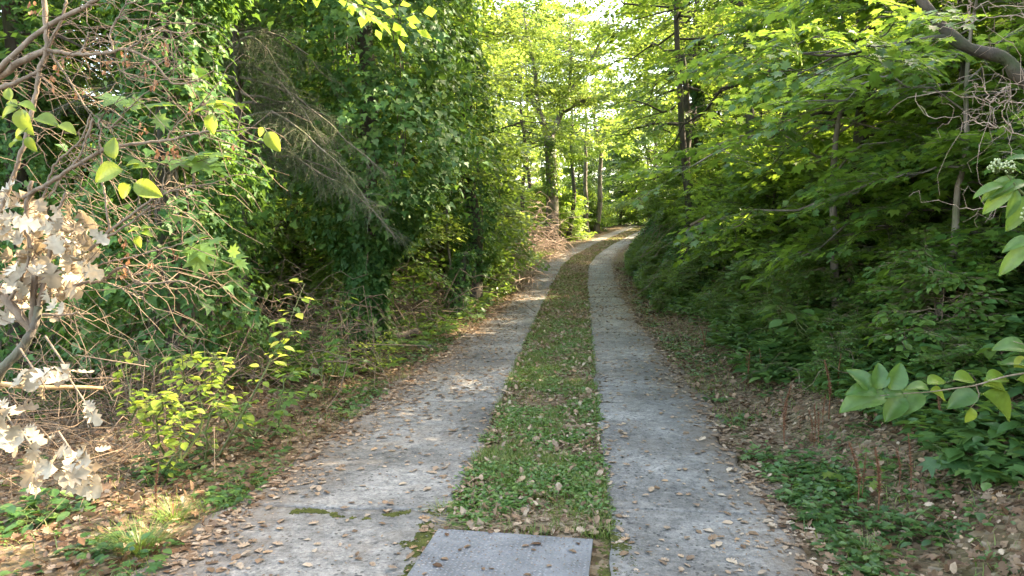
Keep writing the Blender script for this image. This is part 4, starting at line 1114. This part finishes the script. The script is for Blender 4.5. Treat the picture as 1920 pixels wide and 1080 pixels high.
tangle('dead_twigs', 'dry upright stems beside the track beyond the ivy stump', 'twigs', -1.4, .6, 19, 30, 1.2, 360, 1.4, 'bark_pink', .011, .06)
tangle('dead_twigs', 'pale sunlit twig thicket around the foot of the forked tree', 'twigs', .2, 2.3, 33, 37.5, 2.4, 380, 1.6, 'bark_pink', .016, .05)
tangle('dead_twigs', 'thin dry twigs scattered on the right bank', 'twigs', 2.2, 5.5, 3.4, 12, .25, 260, .5, 'twig_dead', .003)
# dry bramble stems upright
for (x, y) in [(-2.5, 6.9), (-1.85, 8.0), (-3.0, 7.6)]:
    pass

# ================================================================ GROUND COVER
def pick_area(n, x0, x1, y0, y1, pw=1.0):
    """points denser near the camera"""
    u = rng.random(n)
    y = y0 * (y1 / y0) ** u if pw == 1 else (y0 ** (1 - pw) + u * (y1 ** (1 - pw) - y0 ** (1 - pw))) ** (1 / (1 - pw))
    x = rng.uniform(x0, x1, n)
    return x, y
def zones(x, y):
    d, s = lateral(x, y); g = half_g(s)
    med = np.abs(d) < g - .01
    onl = (d < -g) & (d > -g - wid_l(s)); onr = (d > g) & (d < g + wid_r(s))
    eL = -d - g - wid_l(s); eR = d - g - wid_r(s)
    return d, s, med, onl, onr, eL, eR

def by_station(n, y0, y1, d0, d1, pw=1.0):
    s = y0 * (y1 / y0) ** rng.random(n) if pw == 1 else (y0 ** (1 - pw) + rng.random(n) * (y1 ** (1 - pw) - y0 ** (1 - pw))) ** (1 / (1 - pw))
    d = d0(s) + (d1(s) - d0(s)) * rng.random(n)
    tx = np.interp(s, YY, TX); tl = np.sqrt(1 + tx ** 2)
    return np.interp(s, YY, CX) + d / tl, s - d * tx / tl
def litter(name, label, n, x0, x1, y0, y1, sel, tpls, s0, s1, mat, lift=.004, seed=0):
    if callable(x0): x, y = by_station(n, y0, y1, x0, x1, .8)
    else: x, y = pick_area(n, x0, x1, y0, y1, .6)
    k = sel(x, y); x, y = x[k], y[k]; m = len(x)
    d, s, med, onl, onr, eL, eR = zones(x, y)
    z = gh(x, y) + lift + U(0, .03, m) * ~(onl | onr) + np.where(onl | onr, .024, 0)
    e = .08
    nx_ = -(gh(x + e, y) - gh(x - e, y)) / (2 * e); ny_ = -(gh(x, y + e) - gh(x, y - e)) / (2 * e)
    Nn = np.stack([nx_, ny_, np.ones(m)], -1) + rng.normal(0, .42, (m, 3)) * np.where(onl | onr, .3, 1)[:, None]
    a = U(0, 6.28, m); D = np.stack([np.cos(a), np.sin(a), 0 * a], -1)
    mb = MB(); Fm = frames(np.cross(Nn, D), Nn); S = (s0 + (s1 - s0) * rng.random(m) ** 1.6) * np.where(y > 14, 1.3, 1); pk_ = rng.integers(0, len(tpls), m)
    for i_, tp_ in enumerate(tpls):
        q = pk_ == i_; mb.stamp(tp_, np.stack([x, y, z], -1)[q], Fm[q], S[q])
    o = mb.build(name, M[mat]); return tag(o, label, 'fallen leaves', kind='stuff')
def sel_verge(x, y):
    d, s, med, onl, onr, eL, eR = zones(x, y)
    e = np.maximum(eL, eR); cl = fbm(x * 1.7, y * 1.7, 41)
    return (e > -.12) & (rng.random(len(x)) < .35 + .9 * cl) & (eR < 4.5) & (eL < 5)
litter('fallen_leaves', 'brown and tan fallen leaves covering both verges', 110000, -6, 9, 2.9, 30, sel_verge, [L_CURL, L_OAK, L_OAK, L_MAPLE, L_SIMPLE], .018, .085, 'deadleaf')
litter('fallen_leaves', 'pale dry fallen leaves lying on top of the verge litter', 19000, -5, 8, 2.9, 30, sel_verge, [L_CURL, L_OAK, L_OAK, L_MAPLE], .015, .062, 'deadleaf_pale', .02)
def sel_track(x, y):
    d, s, med, onl, onr, eL, eR = zones(x, y)
    e = np.minimum(-eL, -eR)
    e = np.where(onl, -eL, -eR)
    edge = np.where(onl & (s > 5.5), 1.7, 1.15) * np.exp(-np.abs(e) / np.where(onl, np.interp(s, [4, 6, 9, 20], [.14, .26, .38, .30]), .16)) + .25 * np.exp(-np.abs(np.abs(d) - half_g(s)) / .12)
    cl = fbm(x * 2.2, y * 2.2, 51)
    return (onl | onr) & (rng.random(len(x)) < (.035 + .75 * edge + .10 * (y > 7) + .10 * (y > 14)) * (.25 + 1.5 * np.maximum(0, cl - .3)))
litter('fallen_leaves', 'scattered fallen leaves lying on the concrete wheel strips', 115000, lambda s: -half_g(s) - wid_l(s), lambda s: half_g(s) + wid_r(s), 2.9, 48, sel_track, [L_CURL, L_OAK, L_OAK, L_SIMPLE], .015, .07, 'deadleaf_pale')
def sel_med(x, y):
    d, s, med, onl, onr, eL, eR = zones(x, y); return med & (y > 3.7) & (rng.random(len(x)) < np.clip(.22 + 2.0 * np.maximum(0, fbm(x * 2.6, y * 1.6, 57) - .34) + .03 * y, 0, 1))
litter('fallen_leaves', 'fallen leaves among the grass in the middle of the track', 19000, lambda s: -half_g(s), lambda s: half_g(s), 3.65, 55, sel_med, [L_CURL, L_OAK, L_OAK, L_SIMPLE], .02, .075, 'deadleaf_pale')

L_FLECK = (np.array([(0, 0, 0), (.2, .5, .05), (0, 1, 0), (-.2, .5, .03)]), np.array([(0, 1, 2), (0, 2, 3)]), np.zeros((0, 4), int), np.zeros(2, int), np.zeros(0, int))
litter('leaf_debris', 'crumbled leaf bits and seeds strewn over the concrete strips', 60000, lambda s: -half_g(s) - wid_l(s), lambda s: half_g(s) + wid_r(s), 2.9, 30, sel_track, [L_FLECK], .006, .028, 'deadleaf')

# grass
def blades(name, label, x, y, L0, L1, mat='grass', lean=.5, w=.0035):
    m = len(x); z = gh(x, y)
    h = .5; tplV = np.array([(-1, 0, 0), (1, 0, 0), (-.8, .5, .0), (.8, .5, 0), (0, 1, -.22)]); 
    tp_ = (tplV * np.array([.035, 1, 1]), np.array([(2, 3, 4)]), np.array([(0, 1, 3, 2)]), np.zeros(1, int), np.zeros(1, int))
    a = U(0, 6.28, m); D = np.stack([np.cos(a) * lean, np.sin(a) * lean, np.ones(m)], -1) + rng.normal(0, .25, (m, 3)); D[:, 2] = np.abs(D[:, 2])
    mb = MB(); mb.stamp(tp_, np.stack([x, y, z - .003], -1), frames(D, np.stack([-np.cos(a), -np.sin(a), .3 + 0 * a], -1)), U(L0, L1, m))
    return tag(mb.build(name, M[mat]), label, 'grass', kind='stuff')
x, y = by_station(170000, 3.70, 60, lambda s: -half_g(s) - .02, lambda s: half_g(s) + .02, .8)
d, s, med, onl, onr, eL, eR = zones(x, y)
cl = fbm(x * 3.2, y * 2.2, 61)
k = (np.abs(d) < half_g(s) + .03) & (rng.random(len(x)) < np.clip((cl - .40) * 5, 0.06, .9))
blades('grass', 'grass growing along the middle of the track', x[k], y[k], .035, .085)
x, y = pick_area(160000, -5, 8, 3.0, 40, .9)
d, s, med, onl, onr, eL, eR = zones(x, y); e = np.maximum(eL, eR)
cl = fbm(x * 1.6, y * 1.6, 71)
k = (e > -.02) & (e < 1.6) & (rng.random(len(x)) < np.clip((cl - .52) * 5, 0, 1) * np.exp(-e / .6) + .5 * (eL > 0) * (eL < .7) * (y > 20))
blades('grass', 'patches of grass along both verges', x[k], y[k], .04, .10)
for (px, py, n, L, lab) in [(490 // 2, 1050, 260, .24, 'long grass tuft in the bottom left corner'), (310, 985, 160, .18, 'grass tuft on the left verge behind the corner tuft'), (1640, 1065, 180, .12, 'short grass tuft at the bottom right verge'),
                            (830, 975, 150, .10, 'grass tuft behind the upper left corner of the steel plate'), (650, 790, 130, .13, 'grass tuft at the left verge near the bramble')]:
    Z = 2080 / (py - 457); x0 = (px - 960) / F_PX * Z
    t = thing('grass_tuft', lab, 'grass tuft', (x0, Z, gz(x0, Z)))
    a = U(0, 6.28, n); r = U(0, .09, n); D = np.stack([np.cos(a) * U(.1, 1.1, n), np.sin(a) * U(.1, 1.1, n), np.ones(n)], -1)
    mb = MB()
    for k in range(n):
        u = np.linspace(0, 1, 5); Lk = L * U(.5, 1.1); dv = norm(D[k]); hor = np.array([np.cos(a[k]), np.sin(a[k]), 0])
        p = np.outer(u, dv) * Lk + np.outer(u ** 2, hor * .35 - np.array([0, 0, .25])) * Lk + hor * r[k]
        sd = norm(np.cross(hor, [0, 0, 1.])) * .0022; w_ = (1 - u ** 1.5)[:, None] + .05
        V = np.stack([p - sd * w_, p + sd * w_], 1).reshape(-1, 3)
        mb.add(V, q=[(2 * i_, 2 * i_ + 1, 2 * i_ + 3, 2 * i_ + 2) for i_ in range(4)])
    mb.build('blades', M['grass'], t)

# small creeping plants (middle strip and verges)
def rosette(rng, tpl, n, ls, hgt):
    mb = MB(); a = np.arange(n) * 2.4 + rng.uniform(0, 1, n); r = rng.uniform(.02, .07, n)
    O = np.stack([np.cos(a) * r, np.sin(a) * r, rng.uniform(.4, 1, n) * hgt], -1)
    D = np.stack([np.cos(a), np.sin(a), rng.uniform(-.3, .4, n)], -1)
    mb.stamp(tpl, O, frames(D, np.array([0, 0, 1.]) + rng.normal(0, .25, (n, 3))), rng.uniform(.6, 1.1, n) * ls); return mb.flat()
ROS = [rosette(rng, L_OVAL, 8, .05, .05), rosette(rng, L_IVY, 7, .05, .035), rosette(rng, L_OVAL, 10, .038, .07), rosette(rng, L_MAPLE, 6, .06, .05)]
def cover(name, label, x, y, s0, s1, mat, lift=0):
    m = len(x); z = gh(x, y) + lift; a = U(0, 6.28, m)
    D = np.stack([np.cos(a), np.sin(a), 0 * a], -1); Fm = frames(D, np.array([0, 0, 1.]) + rng.normal(0, .12, (m, 3)))
    mb = MB(); pk_ = rng.integers(0, len(ROS), m); S = U(s0, s1, m); O = np.stack([x, y, z], -1)
    for i_, r_ in enumerate(ROS): mb.stamp(r_, O[pk_ == i_], Fm[pk_ == i_], S[pk_ == i_])
    return tag(mb.build(name, M[mat]), label, 'ground cover', kind='stuff')
x, y = by_station(9000, 3.8, 24, lambda s: -half_g(s), lambda s: half_g(s), 1.3)
d, s, med, onl, onr, eL, eR = zones(x, y); cl = fbm(x * 4.2, y * 3.4, 81, 2)
k = med & (rng.random(len(x)) < np.clip((cl - .50) * 6, 0.03, .7))
cover('creeping_plants', 'dark green creeping plants in the middle of the track', x[k], y[k], .5, .95, 'clover')
x, y = pick_area(30000, -6, 8, 3.0, 28, .9)
d, s, med, onl, onr, eL, eR = zones(x, y); cl = fbm(x * 1.3, y * 1.3, 91); e = np.maximum(eL, eR)
k = (e > .02) & (rng.random(len(x)) < np.clip((cl - .45) * 4, .03, 1) * np.where(eR > 1.3, 1.5, np.where(eR > .1, 1.1, .8))) & (eL < 3)
cover('creeping_plants', 'low green plants growing through the leaf litter of the verges', x[k], y[k], .7, 1.5, 'groundleaf')
x, y = pick_area(34000, 1.5, 12, 3.6, 34, .8)
d, s, med, onl, onr, eL, eR = zones(x, y); cl = fbm(x * .9, y * .9, 95)
k = (eR > .65 + .3 * (y < 7)) & (eR < 7) & (rng.random(len(x)) < np.clip((cl - .25) * 3, .1, 1))
cover('bank_undergrowth', 'dense low greenery carpeting the right bank', x[k], y[k], 1.4, 3.0, 'groundleaf', .04)
x, y = pick_area(22000, -22, 2, 8, 46, .5)
d, s, med, onl, onr, eL, eR = zones(x, y); cl = fbm(x * .7, y * .7, 97)
k = (eL > .3) & (rng.random(len(x)) < np.clip((cl - .3) * 3, .05, 1))
cover('forest_undergrowth', 'low greenery on the forest floor behind the left verge', x[k], y[k], 1.6, 4.0, 'hazel', .05)

# straw on the ground behind the plate
mb = MB()
for k in range(260):
    x0 = U(-.42, .52); y0 = 3.76 + abs(rng.normal(0, .12)); z0 = gz(x0, y0) + U(.01, .035)
    q = limbc(rng, (x0, y0, z0), U(-.5, .5) + (PI if U(0, 1) < .5 else 0), U(-.05, .1), U(.05, .16), .05, .05, 4); tube(mb, q, .0012, 3, cap=False)
tag(mb.build('dry_straw', M['straw']), 'pale dry straw heaped behind the steel plate', 'straw', kind='stuff')

# moss around the plate and in the slab joint
mb = MB(); n = 16000
x = np.concatenate([U(-.80, -.42, n), U(.42, .92, n), U(-1.3, -.6, n // 3), U(.55, .9, n // 8)]); y = np.concatenate([U(2.9, 4.1, n), U(2.9, 4.1, n), np.zeros(n // 3), 4.15 + rng.normal(0, .02, n // 8)])
jm = y == 0; y[jm] = 3.95 + .09 * (fbm(x[jm] * 2.5, x[jm] * 0, 7) - .5) + .04 * np.sin(x[jm] * 9) + rng.normal(0, .022, jm.sum()) * rng.random(jm.sum())
fall = np.where(jm, .5 * np.maximum(0, .62 - fbm(x * 5, y * 0, 131)), .9 * np.maximum(np.maximum(-.50 - x, x - .60) / .3, 0) + .5 * np.maximum(y - 3.75, 0))
msk = -fall + (fbm(x * 7, y * 7, 101) * .5 + fbm(x * 26, y * 26, 103) * .5 + .30 * rng.random(len(x))) > .69; x, y = x[msk], y[msk]; m = len(x)
d_, s_ = lateral(x, y); z = gh(x, y) + np.where(np.abs(d_) > half_g(s_), .022, .0)
tp_ = (np.array([(-1, -1, 0), (1, -1, 0), (1, 1, 0), (-1, 1, 0), (0, 0, .8)]), np.array([(0, 1, 4), (1, 2, 4), (2, 3, 4), (3, 0, 4)]), np.zeros((0, 4), int), np.zeros(4, int), np.zeros(0, int))
a = U(0, 6.28, m); mb.stamp(tp_, np.stack([x, y, z], -1), frames(np.stack([np.cos(a), np.sin(a), 0 * a], -1), np.tile([0, 0, 1.], (m, 1))), U(.003, .008, m))
tag(mb.build('moss', M['moss']), 'green moss in the slab joint and around the steel plate', 'moss', kind='stuff')

# ================================================================ STEEL TREAD PLATE
c1, c2 = P(822, 998, 3.73), P(1112, 1020, 3.59)
ax = norm(np.array([c2[0] - c1[0], c2[1] - c1[1], 0])); W = np.linalg.norm((c2 - c1)[:2]); ay = np.array([ax[1], -ax[0], 0])
t = thing('steel_cover_plate', 'grey steel tread plate lying at the near end of the grass strip', 'metal plate', (c1[0], c1[1], .03), math.atan2(ax[1], ax[0]))
mb = MB(); Dp = 1.15; bv = .002
o_ = np.array([(0, 0), (W, 0), (W, -Dp), (0, -Dp)]); ii = np.array([(bv, -bv), (W - bv, -bv), (W - bv, -Dp + bv), (bv, -Dp + bv)])
V = [(a, b_, -.02) for a, b_ in o_] + [(a, b_, .003) for a, b_ in o_] + [(a, b_, .005) for a, b_ in ii]
mb.add(V, q=[(4, 5, 1, 0), (5, 6, 2, 1), (6, 7, 3, 2), (7, 4, 0, 3), (8, 9, 5, 4), (9, 10, 6, 5), (10, 11, 7, 6), (11, 8, 4, 7), (11, 10, 9, 8)])
lz = (np.array([(-1, 0, 0), (0, -.32, 0), (1, 0, 0), (0, .32, 0), (-.5, 0, .2), (.5, 0, .2)]) , np.array([(0, 1, 4), (4, 3, 0), (2, 3, 5), (5, 1, 2)]), np.array([(4, 1, 5, 5)]), np.zeros(4, int), np.zeros(1, int))
lz = (lz[0], np.array([(0, 1, 4), (4, 3, 0), (2, 3, 5), (5, 1, 2), (4, 1, 5), (4, 5, 3)]), np.zeros((0, 4), int), np.zeros(6, int), np.zeros(0, int))
O = []; An = []
g = .026
for i_ in range(int(W / g)):
    for j_ in range(int(Dp / g)):
        O.append(((i_ + .7) * g, -(j_ + .7) * g, .0051)); An.append(PI / 4 if (i_ + j_) % 2 else -PI / 4)
O = np.array(O); An = np.array(An)
ok = (O[:, 0] < W - .01) & (O[:, 1] > -Dp + .01)
O, An = O[ok], An[ok]
mb.stamp(lz, O, frames(np.stack([-np.sin(An), np.cos(An), 0 * An], -1), np.tile([0, 0, 1.], (len(O), 1))), np.full(len(O), .0125), m=1)
mb.build('plate', [M['steel'], M['steel_worn_relief']], t, smooth=False)

mb = MB(); n = 420
px_ = rng.random(n) ** 1.0 * W; py_ = rng.random(n) ** 1.5 * .7
O = np.stack([c1[0] + ax[0] * px_ + ay[0] * -0 + ax[1] * py_, c1[1] + ax[1] * px_ - ax[0] * py_, np.full(n, .0385)], -1)
a = U(0, 6.28, n); S = np.where(rng.random(n) < .05, U(.03, .055, n), U(.004, .012, n))
mb.stamp(L_CURL, O, frames(np.stack([np.cos(a), np.sin(a), 0 * a], -1), np.array([0, 0, 1.]) + rng.normal(0, .1, (n, 3))), S)
tag(mb.build('plate_debris', M['deadleaf']), 'crumbs of leaf and soil lying on the steel plate', 'debris', kind='stuff')

# ================================================================ DRIED BROWN SPIKES
def spike_proto(H, thick):
    t = thing('dried_flower_spike', '', 'dried flower')
    p = spline([(0, 0, -.03), (U(-.01, .01), 0, H * .5), (U(-.06, .06), U(-.06, .06), H)], 10)
    mb = MB(); tube(mb, p, np.linspace(.004, .0025, 10) * thick, 5); mb.build('stem', M['spike'], t)
    mb = MB(); n = int(H * 300); u = .38 + .62 * (np.arange(n) / n) ** .9 + rng.normal(0, .006, n); a = np.arange(n) * 2.4
    O = np.stack([np.interp(u, np.linspace(0, 1, 10), p[:, c]) for c in range(3)], -1)
    D = np.stack([np.cos(a), np.sin(a), .5 + 0 * a], -1)
    mb.stamp(L_CURL, O, frames(D, np.stack([-np.cos(a) * .4, -np.sin(a) * .4, 1 + 0 * a], -1)), U(.010, .026, n) * (1.15 - .75 * u) * 1.3 * thick); mb.build('seed_head', M['bract'], t)
    return [t, False]
sps = [spike_proto(.44, 1.15), spike_proto(.34, .95), spike_proto(.27, .85), spike_proto(.38, .8)]
spk = [(1662, 965, 3.85, 0, 'tallest brown dried flower spike, thick with bracts, at the right verge'), (1725, 950, 3.95, 1, 'dried flower spike just right of the tallest one'), (1775, 890, 4.4, 1, 'dark dried flower spike below the yellowing seedling')]
spk += [(px, py, Z, k, None) for px, py, Z, k in [(1630, 930, 4.1, 1), (1622, 950, 4.0, 2), (1480, 800, 5.3, 1), (1478, 790, 5.5, 2), (1535, 790, 5.2, 1), (1545, 800, 5.1, 1), (1552, 770, 5.4, 1), (1562, 760, 5.5, 2), (1530, 780, 5.3, 2),
                                                  (1405, 680, 7.6, 1), (1408, 690, 7.4, 2), (1432, 680, 7.6, 1), (1495, 670, 7.7, 1), (1325, 630, 9.8, 1), (1322, 640, 9.6, 2), (1465, 640, 8.6, 1), (1700, 930, 4.1, 2), (1580, 745, 5.8, 1), (1790, 860, 4.7, 2)]]
for px, py, Z, k, lab in spk:
    x = (px - 960) / F_PX * Z; loc = (x, Z, gz(x, Z)); pr = sps[k if rng.random() < .6 else (k + 2) % 4 if k else 0]
    lb = lab or 'thin brown dried flower spike standing among the right verge leaf litter'; gp = 'dried flower spikes on the right verge'
    if not pr[1]:
        pr[1] = True; tt_ = pr[0]; tt_.location = loc; tt_['label'] = lb; tt_['group'] = gp
    else: dup(pr[0], loc, U(0, 6.28), lb, gp, U(.8, 1.15))
# a pair near the left plants
for (px, py, Z) in [(280, 975, 4.0), (700, 640, 9.2)]:
    x = (px - 960) / F_PX * Z; dup(sps[1][0], (x, Z, gz(x, Z)), U(0, 6), 'thin reddish brown dried spike on the left verge', 'dried flower spikes on the left verge', .9)

# ================================================================ STONE AND LOG
def rock(x, y, sx, sy, sz, label):
    mb = MB(); nu, nv = 14, 9; V = []
    for j_ in range(nv + 1):
        for i_ in range(nu):
            th = PI * j_ / nv; ph = 2 * PI * i_ / nu
            r = 1 + .35 * (float(fbm(np.array([math.cos(ph) * 1.5 + 4]), np.array([math.sin(ph) * 1.5 + j_ * .5]), 3)[0]) - .5)
            V.append((sx * r * math.sin(th) * math.cos(ph), sy * r * math.sin(th) * math.sin(ph), sz * r * math.cos(th)))
    q = [(j_ * nu + i_, (j_ + 1) * nu + i_, (j_ + 1) * nu + (i_ + 1) % nu, j_ * nu + (i_ + 1) % nu) for j_ in range(nv) for i_ in range(nu)]
    mb.add(V, q=q); o = mb.build('stone', M['stone'], None, (x, y, gz(x, y))); return tag(o, label, 'stone')
Z = 10.6; rock((795 - 960) / F_PX * Z, Z, .17, .13, .07, 'pale lichen spotted stone on the left verge')
t = thing('rotten_log', 'dark rotten log lying beside the pale stone on the left verge', 'log', (-1.75, 11.0, gz(-1.75, 11.0)))
mb = MB(); tube(mb, spline([(-.45, -.2, .02), (-.1, 0, .12), (.2, .25, .2)], 10), np.linspace(.10, .07, 10), 9); mb.build('log', M['bark_dark'], t)
